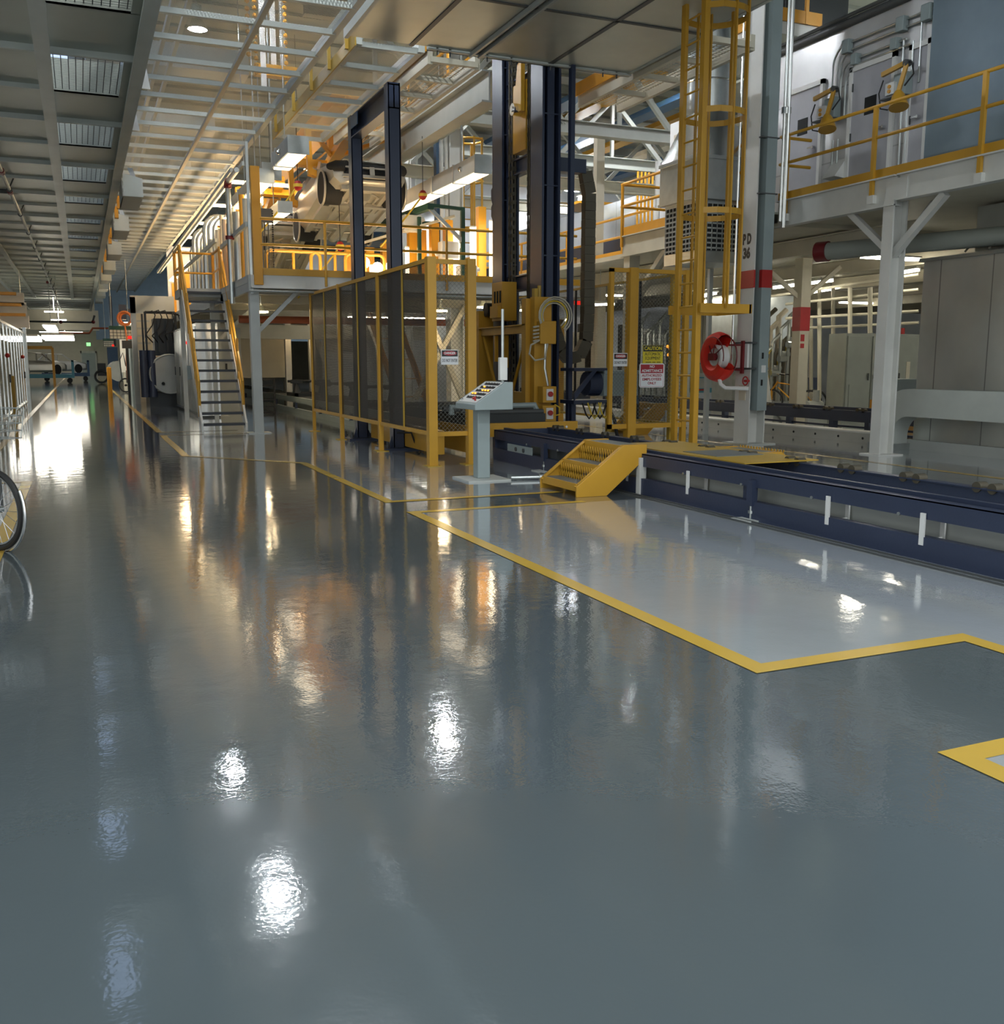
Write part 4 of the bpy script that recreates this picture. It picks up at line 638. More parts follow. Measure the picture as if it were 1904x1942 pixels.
# overexposed white posts made to glow, and orange posts, on the deck
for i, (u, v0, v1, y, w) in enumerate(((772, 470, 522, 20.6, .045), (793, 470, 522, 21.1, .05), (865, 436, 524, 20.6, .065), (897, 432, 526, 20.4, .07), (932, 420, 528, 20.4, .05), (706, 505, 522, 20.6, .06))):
    a = yp(u, v0, y); r = T('glowing_post', 'tall white post made to glow as if brightly lit on the mezzanine, %s' % ('left of the first pair', 'right of the first pair', 'left of the pair by the lift mast', 'right of the pair by the lift mast', 'half hidden behind the lift mast', 'short one between the gantry posts')[i], 'light', (a.x, y, 3.06))
    P(r, 'tube', MB().cyl((a.x, y, 3.14), (a.x, y, a.z), w, 12), 'hotglow'); P(r, 'cap', MB().cyl((a.x, y, a.z), (a.x, y, a.z+.03), w*1.1, 12), 'pwhite'); P(r, 'base', MB().cyl((a.x, y, 3.06), (a.x, y, 3.14), w*1.2, 12), 'dgrey')
for i, (u, v0, y) in enumerate(((781, 432, 21.0), (799, 437, 21.4), (823, 424, 20.8), (849, 418, 21.0), (912, 393, 20.8), (700, 470, 21.4), (662, 466, 21.4), (730, 462, 22))):
    a = yp(u, v0, y); r = T('machine_post', 'orange square post on the mezzanine, %s' % ('by the first glowing post', 'by the second glowing post', 'second from the white column', 'in front of the white column', 'tallest, by the lift mast', 'behind the left gantry post', 'left of the gantry', 'between the gantry posts')[i], 'post', (a.x, y, 3.06))
    P(r, 'shaft', MB().box(a.x-.09, a.x+.09, y-.09, y+.09, 3.08, a.z), 'orange'); P(r, 'foot_plate', MB().box(a.x-.16, a.x+.16, y-.16, y+.16, 3.06, 3.08), 'ochre')
    if i in (4, 2): P(r, 'arm', MB().bar((a.x, y, a.z-.5), (a.x+.5, y, a.z-.42), .05).bar((a.x, y, a.z-1.2), (a.x+.5, y, a.z-1.1), .05), 'orange')
for i, u in enumerate((505, 590, 655)):
    a = yp(u, 500, 20.3); y = 20.3; w = (.55, .5, .42)[i]; b_ = [V((a.x, y, 3.06)), V((a.x, y, 3.5))]+arc((a.x+.12, y, 3.5), (-1, 0, 0), (0, 0, 1), .12, 0, pi/2, 5)+arc((a.x+w*2-.12, y, 3.5), (0, 0, 1), (1, 0, 0), .12, 0, pi/2, 5)+[V((a.x+w*2, y, 3.06))]
    r = T('hoop_guard', 'low bright yellow hoop guard on the mezzanine, %s' % ('nearest the corner post', 'middle of three', 'beside the gantry')[i], 'guard rail', (a.x, y, 3.06)); P(r, 'hoop', MB().tube(b_, .035), 'yellow'); P(r, 'middle_leg', MB().cyl((a.x+w, y, 3.06), (a.x+w, y, 3.6), .03, 8), 'yellow')
for i, (u, v, y) in enumerate(((780, 425, 20.9), (850, 475, 20.6), (885, 520, 20.3))):
    a = yp(u, v, y); S('white_cover', 'white cloth covered fixture on the mezzanine, %s' % ('hung high left of the white column', 'at rail height before the white column', 'on the deck by the glowing posts')[i], 'fixture', MB().box(a.x-.2, a.x+.2, y-.15, y+.15, a.z-.18, a.z+.18).tube([a+V((-.3, 0, -.1)), a+V((.3, 0, .12))], .05).cyl(a+V((0, .1, -.18)), V((a.x, y+.1, 3.06)), .04, 8), 'pwhite', bevel=.03)
for i, (u, v, y) in enumerate(((691, 498, 20.4), (716, 508, 20.2), (742, 505, 20.4))): a = yp(u, v, y); S('spot_lamp', 'round lit work lamp low on the mezzanine near the gantry, number %d' % (i+1), 'lamp', MB().ball(a, .12, 12).cyl(a, (a.x, y, 3.06), .04, 8), 'hotglow', group='work lamps by the gantry')
gr = T('fixture_arm', 'dark green overhead fixture rail on posts right of the nearest car body', 'fixture rail', (6.8, 20.5, 4.2))
P(gr, 'rail', MB().bar((6.6, 27, 4.7), (6.95, 19.9, 4.62), .14, .12), 'green'); P(gr, 'cross_rail', MB().bar((6.5, 21.5, 4.5), (7.6, 21.5, 4.5), .08).bar((6.9, 20, 4.66), (7.7, 20, 4.62), .07), 'green'); P(gr, 'post', MB().box(7.66, 7.74, 19.96, 20.04, 3.06, 4.66), 'green'); P(gr, 'post', MB().box(6.9, 6.97, 20.6, 20.68, 3.06, 4.5), 'green'); P(gr, 'brace', MB().bar((6.95, 20, 4.6), (7.7, 20, 3.95), .07), 'galv'); P(gr, 'tool_rail', MB().bar((5.6, 21.5, 3.9), (7.6, 20.2, 4.5), .05), 'cream')
for i, (u, v, y) in enumerate(((565, 352, 20.2), (802, 370, 20.4), (645, 467, 21))):
    a = yp(u, v, y); r = T('pendant_control', 'red and yellow pendant control hanging on a yellow cable, %s' % ('left of the nearest car body', 'right of the gantry', 'below the nearest car body')[i], 'pendant', a); P(r, 'body', MB().ball(a, .09, 10, 1.2), 'red'); P(r, 'band', MB().cyl(a+V((0, 0, -.03)), a+V((0, 0, .03)), .095, 12), 'ycable')
    P(r, 'cable', MB().tube([a, a+V((-.3, .1, -.4)), a+V((-.9, .2, -1.1))], .02, 6), 'ycable'); P(r, 'wire', MB().cyl(a, a+V((0, 0, 1.2)), .008, 5), 'black')
a = yp(504, 410, 20.2); r = T('chain_hoist', 'grey hoist control box with hanging black chains behind the orange corner post', 'hoist', a)
P(r, 'box', MB().box(a.x-.11, a.x+.11, a.y-.06, a.y+.06, a.z-.12, a.z+.14), 'dgrey')
for d in (-.12, .12):
    mb = MB()
    for k in range(26): mb.ball((a.x+d, a.y-.05, a.z+.1-.045*k), .022, 6)
    P(r, 'chain', mb, 'black')
P(r, 'cable', MB().cyl((a.x-.03, a.y, 3.1), (a.x-.03, a.y, a.z), .012, 6).cyl((a.x+.04, a.y, 3.1), (a.x+.04, a.y, a.z), .012, 6), 'dgrey')
# white building columns and crane beams behind the lift
for i, (u, y, w) in enumerate(((862, 23.5, .36), (768, 28, .34), (1085, 40, .3))):
    a = yp(u, 500, y); S('building_column', 'white steel building column %s' % ('behind the light trough, left of the lift masts', 'behind the right gantry post', 'in the far bay')[i], 'column', MB().ibeam((a.x, y, 0), (a.x, y, 9.6), w, w, .03, (1, 0, 0)).cyl((a.x-.24, y-.1, 3), (a.x-.24, y-.1, 8), .05, 8).cyl((a.x-.36, y-.1, 3), (a.x-.36, y-.1, 8), .05, 8), 'white')
a, b = yp(905, 190, 17.5), xp(790, 300, yp(905, 190, 17.5).x)
S('crane_beam', 'deep white crane girder running back behind the lift masts', 'beam', MB().ibeam((a.x, 16.9, a.z+.1), (a.x, 44, a.z+.1), .3, .55, .03), 'truss')
wk = T('crane_walkway', 'yellow railed walkway on top of the white crane girder', 'walkway', (a.x+.5, 18, a.z+.5)); P(wk, 'deck', MB().box(a.x+.15, a.x+1.2, 16.9, 44, a.z+.45, a.z+.52), 'olive')
for zz in (1.0, 1.5): P(wk, 'rail', MB().cyl((a.x+.2, 16.9, a.z+zz), (a.x+.2, 44, a.z+zz), .03, 8), 'orange')
for k in range(11): P(wk, 'rail_post', MB().cyl((a.x+.2, 17+2.6*k, a.z+.5), (a.x+.2, 17+2.6*k, a.z+1.5), .03, 8), 'orange')
for i, (y, z) in enumerate(((25, 6.3), (31, 6.6), (38, 6.6))): S('tie_beam', 'cream tie beam crossing behind the lift masts, %s' % ('nearest', 'middle', 'farthest')[i], 'beam', MB().ibeam((6.4, y, z), (16, y, z), .2, .3), 'cream')
S('blue_hoist_post', 'blue bent hoist post beside the white building column', 'post', MB().bar((8.75, 24.5, 3.06), (8.75, 24.5, 7.2), .2, .14).bar((8.75, 24.5, 7.1), (9.2, 24.5, 7.7), .2, .16), 'bluel')
cl2 = T('far_caged_ladder', 'yellow caged ladder on the mezzanine behind the light trough', 'ladder', (9.6, 24.6, 3.06))
for dx in (-.2, .2): P(cl2, 'rail', MB().box(9.5+dx-.03, 9.5+dx+.03, 24.5, 24.56, 3.06, 7.0), 'yellow')
for k in range(12): P(cl2, 'rung', MB().cyl((9.3, 24.53, 3.3+.3*k), (9.7, 24.53, 3.3+.3*k), .015, 6), 'yellow')
for z in (4.8, 6.0, 7.0): P(cl2, 'cage_hoop', MB().ring((9.5, 24.2, z), (0, 0, 1), .36, .03, 16, 6), 'yellow')
for k in range(5): t = pi+pi*k/4; P(cl2, 'cage_strap', MB().box(9.5+.36*cos(t)-.025, 9.5+.36*cos(t)+.025, 24.2+.36*sin(t)-.01, 24.2+.36*sin(t)+.01, 4.6, 7.05), 'yellow')
S('deck_backdrop', 'tall grey machine wall at the back of the mezzanine', 'machine wall', MB().box(3.6, 12, 44, 44.3, 3.06, 6.2), 'farwall')
for k in range(5):
    y = 26+4*k; r = T('strip_light', 'bright warm strip light hung across the mezzanine, row %d from the railing' % (k+1), 'light fitting', (5.5, y, 5.8), 'strip lights over the mezzanine')
    P(r, 'tube', MB().box(3.7, 7.4, y, y+.14, 5.86, 5.9), 'tubew'); P(r, 'reflector', MB().box(3.68, 7.42, y+.04, y+.1, 5.9, 5.94), 'white'); P(r, 'hanger', MB().cyl((5.5, y+.07, 5.94), (5.5, y+.07, 9.6), .008, 5), 'dgrey')

for k in range(6):  # added warm fill for the mesh ceiling and edge pipes
    y = 21+3.7*k; r = T('fill_batten', 'warm batten added to light the mesh, on the mezzanine edge behind the pipes, number %d from the corner post' % (k+1), 'light fitting', (3.62, y, 4.6), 'added fill battens along the mezzanine edge')
    P(r, 'tube', MB().box(3.56, 3.66, y, y+3.2, 4.66, 4.72), 'warmfill'); P(r, 'back_plate', MB().box(3.67, 3.69, y, y+3.2, 4.6, 4.78), 'white'); P(r, 'stand', MB().box(3.62, 3.67, y+.1, y+.15, 3.06, 4.66).box(3.62, 3.67, y+3, y+3.05, 3.06, 4.66), 'dgrey')
for k, (x0, x1) in enumerate(((3.7, 5.1), (5.3, 6.7))):  # added low strips that light the car undersides from below
    r = T('underbody_fill', 'warm strip added to light the car undersides, on the deck behind the yellow kick plate, %s' % ('left one', 'right one')[k], 'light fitting', (x0, 19.8, 3.06), 'added underbody lights behind the kick plate')
    P(r, 'tube', MB().box(x0, x1, 19.75, 19.85, 3.1, 3.13), 'warmfill'); P(r, 'tray', MB().box(x0-.02, x1+.02, 19.7, 19.9, 3.06, 3.1), 'white')
# ================================================================ PD 36 column
pc = T('column', 'grey white steel column lettered PD 36 with a red band', 'column', (10.55, 13.7, 0))
P(pc, 'shaft', MB().box(10.38, 10.40, 13.5, 13.9, .02, 9.6).box(10.70, 10.72, 13.5, 13.9, .02, 9.6).box(10.40, 10.70, 13.69, 13.71, .02, 9.6), 'white'); P(pc, 'base_plate', MB().box(10.25, 10.85, 13.35, 14.05, 0, .02), 'lgrey')
P(pc, 'cable_cover', MB().box(10.49, 10.69, 13.43, 13.66, .58, 9.5), 'grey', 'grey cable cover'); P(pc, 'cover_seam', MB().box(10.37, 10.73, 13.42, 13.5, 4.12, 4.14).box(10.37, 10.73, 13.42, 13.5, 5.0, 5.02), 'dgrey')
P(pc, 'red_band', MB().box(10.375, 10.405, 13.495, 13.905, 2.62, 2.91).box(10.695, 10.725, 13.495, 13.905, 2.62, 2.91).box(10.485, 10.695, 13.425, 13.5, 2.62, 2.91), 'red', 'red painted band')
lettering(pc, 'P D', .23, (10.377, 13.72, 3.42), '-x', width=.22, bold=.012); lettering(pc, '36', .23, (10.377, 13.72, 3.19), '-x', width=.19, bold=.012)
P(pc, 'strap', MB().box(10.36, 10.74, 13.48, 13.92, 1.70, 1.73).box(10.36, 10.74, 13.48, 13.92, 1.27, 1.3), 'dgrey'); P(pc, 'junction_box', MB().box(10.345, 10.38, 13.55, 13.86, 1.3, 1.7), 'pwhite'); P(pc, 'latch', MB().box(10.55, 10.58, 13.415, 13.43, 1.45, 1.55).box(10.55, 10.58, 13.415, 13.43, 1.0, 1.1), 'black'); P(pc, 'notice', MB().box(10.37, 10.38, 13.6, 13.78, .75, 1.0), 'tan'); P(pc, 'small_label', MB().box(10.55, 10.64, 13.425, 13.43, 1.22, 1.34), 'pwhite')
for i, (x, y, r_, z0) in enumerate(((10.80, 13.42, .022, 3.7), (10.86, 13.40, .035, 3.6), (10.34, 13.97, .018, 1.2))): S('column_conduit', '%s conduit running up beside the PD 36 column' % ('thin silver', 'thick silver', 'slim left side')[i], 'conduit', MB().cyl((x, y, z0), (x, y, 9.5), r_, 10).box(x-.04, x+.04, y-.03, y+.03, 5.4, 5.5), 'alu')
c = xp(1362, 677, 10.02); hr = T('hose_reel', 'red covered hose reel with white hose bracketed to the PD 36 column', 'hose reel', c)
P(hr, 'red_cover', MB().ring(c, (1, 0, 0), .275, .15, 28, 10, .55, 5.2), 'redcloth', 'bright red vinyl cover'); P(hr, 'hose_coil', MB().cyl(c+V((-.05, 0, 0)), c+V((.09, 0, 0)), .2, 24).ring(c+V((-.05, 0, 0)), (1, 0, 0), .17, .04, 24, 8), 'pwhite', 'white hose coil'); P(hr, 'hub', MB().cyl(c+V((-.13, 0, 0)), c+V((.12, 0, 0)), .06, 12).box(c.x-.14, c.x-.1, c.y-.07, c.y+.1, c.z-.06, c.z+.06), 'dred')
mb = MB()
for k in range(3):
    for R_ in (.32,): a = .5+k*.75; mb.bar(c+V((-.12, 0, 0)), c+V((-.13, -R_*cos(a)*1.0, R_*sin(a))), .014)
mb.ring(c+V((-.13, 0, 0)), (1, 0, 0), .33, .01, 28, 6, 3.9, 6.5).ring(c+V((.12, 0, 0)), (1, 0, 0), .36, .012, 28, 6)
P(hr, 'wire_frame', mb, 'dred'); P(hr, 'swing_bracket', MB().box(10.30, 10.34, 13.62, 13.68, 1.2, 1.75).bar((10.32, 13.65, 1.68), c+V((.12, 0, .2)), .03).bar((10.32, 13.65, 1.26), c+V((.12, 0, -.2)), .03), 'dred'); P(hr, 'hose_tail', MB().tube([c+V((-.05, -.1, -.3)), c+V((-.04, -.15, -.46)), c+V((.02, -.2, -.52)), (10.36, 13.5, c.z-.53)], .035, 8), 'pwhite'); P(hr, 'valve_wheel', MB().ring((10.3, 13.52, 1.08), (1, 0, 0), .07, .012, 16, 6).cyl((10.28, 13.52, 1.08), (10.38, 13.52, 1.08), .02, 8), 'red')
for k in range(4): P(hr, 'cover_mark', MB().box(c.x-.118, c.x-.112, c.y-.02+.06*k, c.y+.015+.06*k, c.z+.30-.02*k, c.z+.34-.02*k), 'sign_k')
# ================================================================ right gallery
ga = T('gallery_platform', 'white steel gallery with yellow railing in front of the silver door wall', 'gallery', (11, 5, 3.7)); Y1 = 13.72
P(ga, 'edge_beam', MB().box(11.0, 11.02, -3, 11.05, 3.72, 4.06).box(10.93, 11.09, -3, 11.05, 4.05, 4.07).box(10.93, 11.09, -3, 11.05, 3.70, 3.72), 'white'); P(ga, 'edge_beam', MB().box(11.0, 11.02, 11.1, Y1, 3.66, 4.06).box(10.93, 11.09, 11.1, Y1, 4.05, 4.07).box(10.93, 11.09, 11.1, Y1, 3.64, 3.66), 'white')
P(ga, 'splice_plate', MB().box(10.985, 11.0, 10.9, 11.3, 3.72, 4.02), 'white'); P(ga, 'kick_plate', MB().box(10.98, 11.0, -3, Y1, 4.07, 4.20), 'yellow'); P(ga, 'deck', MB().box(11.02, 12.4, -3, Y1, 4.03, 4.07), 'olive')
for z, nme, y1 in ((5.10, 'top_rail', Y1-.03), (4.66, 'mid_rail', Y1-.03)): P(ga, nme, MB().tube([(10.97, -3, z), (10.97, y1, z), (11.6, y1, z)], .026, 10), 'yellow')
for y in (13.5, 11.55, 9.65, 7.7, 5.8): P(ga, 'railing_post', MB().box(10.935, 10.985, y-.03, y+.03, 3.82, 5.1), 'yellow'); P(ga, 'post_bracket', MB().box(10.93, 11.0, y-.06, y+.06, 3.72, 3.84), 'white')
for y in (13.45, 11.2, 6.0):
    if y < 13: P(ga, 'column', MB().box(10.96, 10.99, y-.1, y+.1, .02, 3.72).box(11.21, 11.24, y-.1, y+.1, .02, 3.72).box(10.99, 11.21, y-.012, y+.012, .02, 3.72), 'white'); P(ga, 'base_plate', MB().box(10.86, 11.34, y-.2, y+.2, 0, .02), 'white')
P(ga, 'brace', MB().bar((11.1, 11.2, 2.95), (11.1, 12.15, 3.7), .09), 'white'); P(ga, 'brace', MB().bar((11.1, 11.2, 2.95), (11.1, 10.3, 3.7), .1), 'white'); P(ga, 'brace', MB().bar((11.15, 11.2, 2.95), (11.9, 11.2, 3.8), .09), 'white')
gb = T('gallery_platform', 'short white gallery with orange railing behind the caged ladder', 'gallery', (11, 17, 3.8)); Y2 = 18.85
P(gb, 'edge_beam', MB().box(10.97, 11.0, 14.6, Y2, 3.66, 4.08).box(10.9, 11.1, 14.6, Y2, 4.06, 4.08).box(10.9, 11.1, 14.6, Y2, 3.64, 3.66), 'cream'); P(gb, 'deck', MB().box(11, 13.6, 14.6, Y2, 4.02, 4.06), 'olive'); P(gb, 'kick_plate', MB().box(10.94, 10.97, 14.6, Y2-.1, 4.08, 4.26), 'orange'); P(gb, 'column', MB().box(10.95, 11.2, 18.5, 18.75, .0, 3.66), 'cream')
for z, nme in ((5.16, 'top_rail'), (4.70, 'mid_rail')): P(gb, nme, MB().tube([(10.93, 14.6, z), (10.93, Y2, z), (13.4, Y2, z)], .03, 10), 'orange')
for y in (18.8, 16.9): P(gb, 'railing_post', MB().cyl((10.92, y, 3.85), (10.92, y, 5.16), .034, 10), 'orange')
P(gb, 'brace', MB().bar((11.05, 18.2, 2.9), (11.05, 17.2, 3.66), .11), 'cream'); P(gb, 'brace', MB().bar((11.05, 18.5, 2.6), (11.9, 18.5, 3.7), .11), 'cream')
a = yp(1272, 330, 17.2); r = T('relay_cabinet', 'tall pale cabinet with a small square vent standing on the short gallery', 'cabinet', (11.6, 17, 4.06)); P(r, 'body', MB().box(11.15, 11.9, 16.45, 17.35, 4.06, 6.1), 'pwhite'); P(r, 'vent', MB().box(11.13, 11.15, 16.95, 17.18, 5.6, 5.85), 'tan'); P(r, 'plinth', MB().box(11.13, 11.92, 16.43, 17.37, 4.06, 4.12), 'lgrey')
# ---------------------------------------------------------------- exhaust unit with stack
ex = T('exhaust_stack', 'silver exhaust duct stack on a louvred box behind the caged ladder', 'duct', (10.6, 15.4, 3.2)); cx, cy = 10.62, 15.3
P(ex, 'stack', MB().cyl((cx, cy, 5.75), (cx, cy, 9.5), .40, 28), 'galv')
for z in (6.3, 6.9, 7.5): P(ex, 'stack_band', MB().ring((cx, cy, z), (0, 0, 1), .40, .018, 28, 6), 'alu')
ci = [(cx+.4*cos(2*pi*t/16), cy+.4*sin(2*pi*t/16)) for t in range(16)]; sq = [(cx+.60*max(-1, min(1, 1.42*cos(2*pi*t/16))), cy+.60*max(-1, min(1, 1.42*sin(2*pi*t/16)))) for t in range(16)]
P(ex, 'transition', MB().add([(x, y, 5.75) for x, y in ci]+[(x, y, 4.95) for x, y in sq], [(i, (i+1) % 16, 16+(i+1) % 16, 16+i) for i in range(16)]), 'alu'); P(ex, 'box', MB().box(cx-.52, cx+.52, cy-.52, cy+.52, 3.15, 4.25).box(cx-.6, cx+.6, cy-.6, cy+.6, 4.25, 4.95), 'galv')
P(ex, 'flange', MB().box(cx-.62, cx+.62, cy-.62, cy+.62, 4.9, 4.96).box(cx-.62, cx+.62, cy-.62, cy+.62, 4.22, 4.26), 'galv')
for nme, b0 in (('front', (cx-.46, cx+.46, cy-.55, cy-.52)), ('side', (cx-.55, cx-.52, cy-.46, cy+.46))):
    P(ex, 'louvre_panel', MB().box(*b0, 3.35, 4.15), 'dark'); mb = MB()
    for k in range(9): mb.box(b0[0]-.01, b0[1]+.0, b0[2]-.01, b0[3], 3.38+.085*k, 3.41+.085*k)
    for k in range(9):
        if nme == 'front': mb.box(b0[0]+.11*k, b0[0]+.11*k+.015, b0[2]-.01, b0[3], 3.35, 4.15)
        else: mb.box(b0[0]-.01, b0[1], b0[2]+.11*k, b0[2]+.11*k+.015, 3.35, 4.15)
    P(ex, 'louvre_grille', mb, 'lgrey')
P(ex, 'support_leg', MB().box(cx+.5, cx+.58, cy+.5, cy+.58, 0, 3.15), 'lgrey')
# ---------------------------------------------------------------- upper wall with doors
WX = 12.3
ST('wall_gallery', MB().box(WX, WX+.2, 11.8, 15.6, 4.05, 7.0), seamed('silver door wall', (.62, .62, .62), 'z', 1.21, .33, .55, .7)); ST('wall_gallery_blue', MB().box(WX-.1, WX+.1, -3, 11.8, 4.05, 9.5), 'bluewall'); ST('wall_upper', MB().box(13.4, 13.6, -3, 14.2, 7.0, 9.6), seamed('upper silver wall', (.5, .53, .55), 'y', 1.2, .3, .6, .7))
ST('ceiling_gallery', MB().box(WX+.2, 24, -3, 19, 6.95, 7.0), 'olive')
def gdoor(n, y0, y1, win=True):
    d = ST('door_%d' % n, MB().box(WX-.03, WX, y0, y1, 4.06, 6.22), 'doorg'); x = WX-.03
    def C(name, mb, mat): o = ST(name, mb, mat, d)
    C('door_frame', MB().box(WX-.06, WX, y0-.07, y0, 4.06, 6.3).box(WX-.06, WX, y1, y1+.07, 4.06, 6.3).box(WX-.06, WX, y0-.07, y1+.07, 6.22, 6.3), 'pwhite')
    if win: C('door_window', MB().box(x-.008, x, (y0+y1)/2-.12, (y0+y1)/2+.14, 5.46, 5.74), 'dark')
    C('door_handle', MB().cyl((x-.07, y0+.1, 5.18), (x, y0+.1, 5.18), .025, 10).bar((x-.06, y0+.1, 5.18), (x-.06, y0+.22, 5.18), .025), 'chrome')
    for z in (4.3, 5.1, 5.9): C('hinge', MB().box(x-.02, x, y1-.02, y1+.03, z, z+.13), 'dgrey')
gdoor(1, 14.28, 15.15); gdoor(2, 12.62, 13.5); gdoor(3, 11.9, 12.2, False)
S('roof_edge_pipe', 'dark pipe running along the top of the silver door wall', 'pipe', MB().tube([(WX-.02, 15.6, 7.06), (WX-.02, 5, 7.06)], .07, 12).tube([(WX-.08, 15.4, 7.15), (WX-.08, 5, 7.15)], .035, 8), 'dgrey')
def task_light(y, z, label):
    r = T('task_light', label, 'wall lamp', (WX-.2, y, z)); x = WX-.22
    P(r, 'wall_box', MB().box(x+.04, WX-.03, y-.14, y+.12, z-.18, z+.16), 'grey', bevel=.01); P(r, 'side_box', MB().box(x-.02, x+.04, y+.04, y+.22, z-.14, z+.04), 'pwhite'); P(r, 'socket', MB().cyl((x-.04, y+.13, z-.02), (x-.02, y+.13, z-.02), .03, 10).cyl((x-.04, y+.13, z-.09), (x-.02, y+.13, z-.09), .03, 10), 'orange', 'small orange pilot'); P(r, 'shelf', MB().box(x-.12, x+.1, y-.2, y+.24, z-.22, z-.2), 'dgrey')
    P(r, 'upper_arm', MB().bar((x-.05, y+.27, z+.19), (x-.1, y-.27, z+.23), .05, .07), 'yellow'); P(r, 'elbow', MB().cyl((x-.15, y-.29, z+.22), (x-.05, y-.29, z+.22), .05, 12), 'dgrey'); P(r, 'lower_arm', MB().bar((x-.12, y-.30, z+.2), (x-.16, y-.2, z-.2), .045, .06), 'yellow')
    P(r, 'lamp_head', MB().tube([(x-.16, y-.2, z-.18), (x-.17, y-.22, z-.26), (x-.2, y-.27, z-.44)], [.05, .10, .15], 16), 'yellow'); P(r, 'cable', MB().tube([V((x-.1, y-.24, z+.26)), V((x-.12, y-.4, z+.2)), V((x-.12, y-.45, z+.02)), V((x-.14, y-.3, z-.12))], .014, 6).tube([(x-.05, y+.24, z+.1), (x-.1, y+.27, z-.1), (x-.1, y+.22, z-.34), (x-.06, y+.1, z-.38)], .012, 6), 'black')
task_light(13.9, 5.73, 'yellow jointed task lamp on the wall between the two windowed doors'); task_light(12.32, 5.73, 'yellow jointed task lamp on the wall right of the second windowed door')
def conduit(pts, label, rr=.017): return S('wall_conduit', label, 'conduit', MB().tube(pts, rr, 8), 'galv')
x = WX-.05
def bend(y, zt, z0, y_end): return [V((x, y, z0)), V((x, y, zt-.3))]+arc((x, y-.3, zt-.3), (0, 1, 0), (0, 0, 1), .3, 0, pi/2, 6)+[V((x, y_end, zt))]
for i, (y, zt, ye) in enumerate(((13.98, 6.72, 8.0), (13.80, 6.60, 8.0), (13.78, 6.42, 12.35), (13.66, 6.32, 12.25))): conduit(bend(y, zt, 5.5, ye), 'silver bent conduit above the first task lamp, %s' % ('outermost', 'second from outside', 'third from outside', 'innermost')[i])
for i, (y, z0, z1) in enumerate(((13.9, 4.07, 5.2), (13.78, 4.07, 5.2), (12.36, 4.07, 5.45), (12.24, 4.07, 5.45), (12.4, 5.7, 6.42), (12.2, 5.7, 6.35), (12.05, 5.7, 6.66))): conduit([(x, y, z0), (x, y, z1)], 'straight silver conduit %s' % ('below the first task lamp, left one', 'below the first task lamp, right one', 'below the second task lamp, left one', 'below the second task lamp, right one', 'above the second task lamp, left one', 'above the second task lamp, middle one', 'above the second task lamp, right one')[i])
for i, (y, z, s) in enumerate(((13.66, 6.66, .1), (13.44, 6.4, .08), (12.46, 6.66, .1), (12.57, 6.4, .08), (11.95, 6.68, .11))): S('conduit_box', 'grey junction box on the wall conduits, %s' % ('upper left one', 'lower left one', 'upper middle one', 'lower middle one', 'upper right one beside the blue panel')[i], 'junction box', MB().box(x-.08, x+.04, y-s, y+s*.6, z-s*1.1, z+s*1.1), 'grey', bevel=.01)
S('hinged_hood', 'white slanted hood low on the wall between the windowed doors', 'hood', MB().prism([(4.24, 0), (4.24, .22), (4.56, .06), (4.56, 0)], 'y', 13.66, 13.96).tf(Matrix(((0, 0, 0, 0),)*0) if 0 else Matrix.Identity(4)), 'pwhite') if 0 else S('hinged_hood', 'white slanted hood low on the wall between the windowed doors', 'hood', MB().prism([(WX-.01, 4.52), (WX-.26, 4.54), (WX-.01, 4.86)], 'y', 13.58, 13.9), 'pwhite')
S('floor_tray', 'small dark bracket at the deck below the second task lamp', 'bracket', MB().box(WX-.25, WX-.02, 12.1, 12.5, 4.25, 4.29), 'dgrey')
up = T('roof_platform', 'small platform with orange kick plate and rail above the door wall', 'platform', (13, 16, 7.0)); P(up, 'frame', MB().box(12.2, 13.4, 15.7, 18.5, 7.5, 7.72), 'white'); P(up, 'post', MB().box(12.2, 12.35, 15.7, 15.85, 6.9, 7.5), 'white'); P(up, 'kick_plate', MB().box(12.18, 13.4, 15.66, 15.69, 7.72, 7.95).box(12.16, 12.19, 15.66, 18.5, 7.72, 7.95), 'orange'); P(up, 'rail', MB().tube([(12.18, 18.5, 8.75), (12.18, 15.68, 8.75), (13.4, 15.68, 8.75)], .03), 'orange'); P(up, 'rail_post', MB().box(13.0, 13.07, 15.65, 15.7, 7.72, 9.2), 'orange'); P(up, 'legs', MB().box(13.2, 13.35, 18.3, 18.45, 4.06, 7.5), 'white')
S('roof_machine', 'dark ribbed machine with pipes standing above the door wall', 'machine', MB().box(13.0, 14.5, 16.2, 18.4, 7.72, 9.4).cyl((12.6, 16.4, 7.72), (12.6, 16.4, 9.5), .12).cyl((12.9, 16.2, 7.72), (12.9, 16.2, 9.5), .06), 'iron'); S('green_can', 'small green can on the platform above the door wall', 'can', MB().cyl((12.42, 16.0, 7.72), (12.42, 16.0, 8.12), .1, 14), 'lgreen')
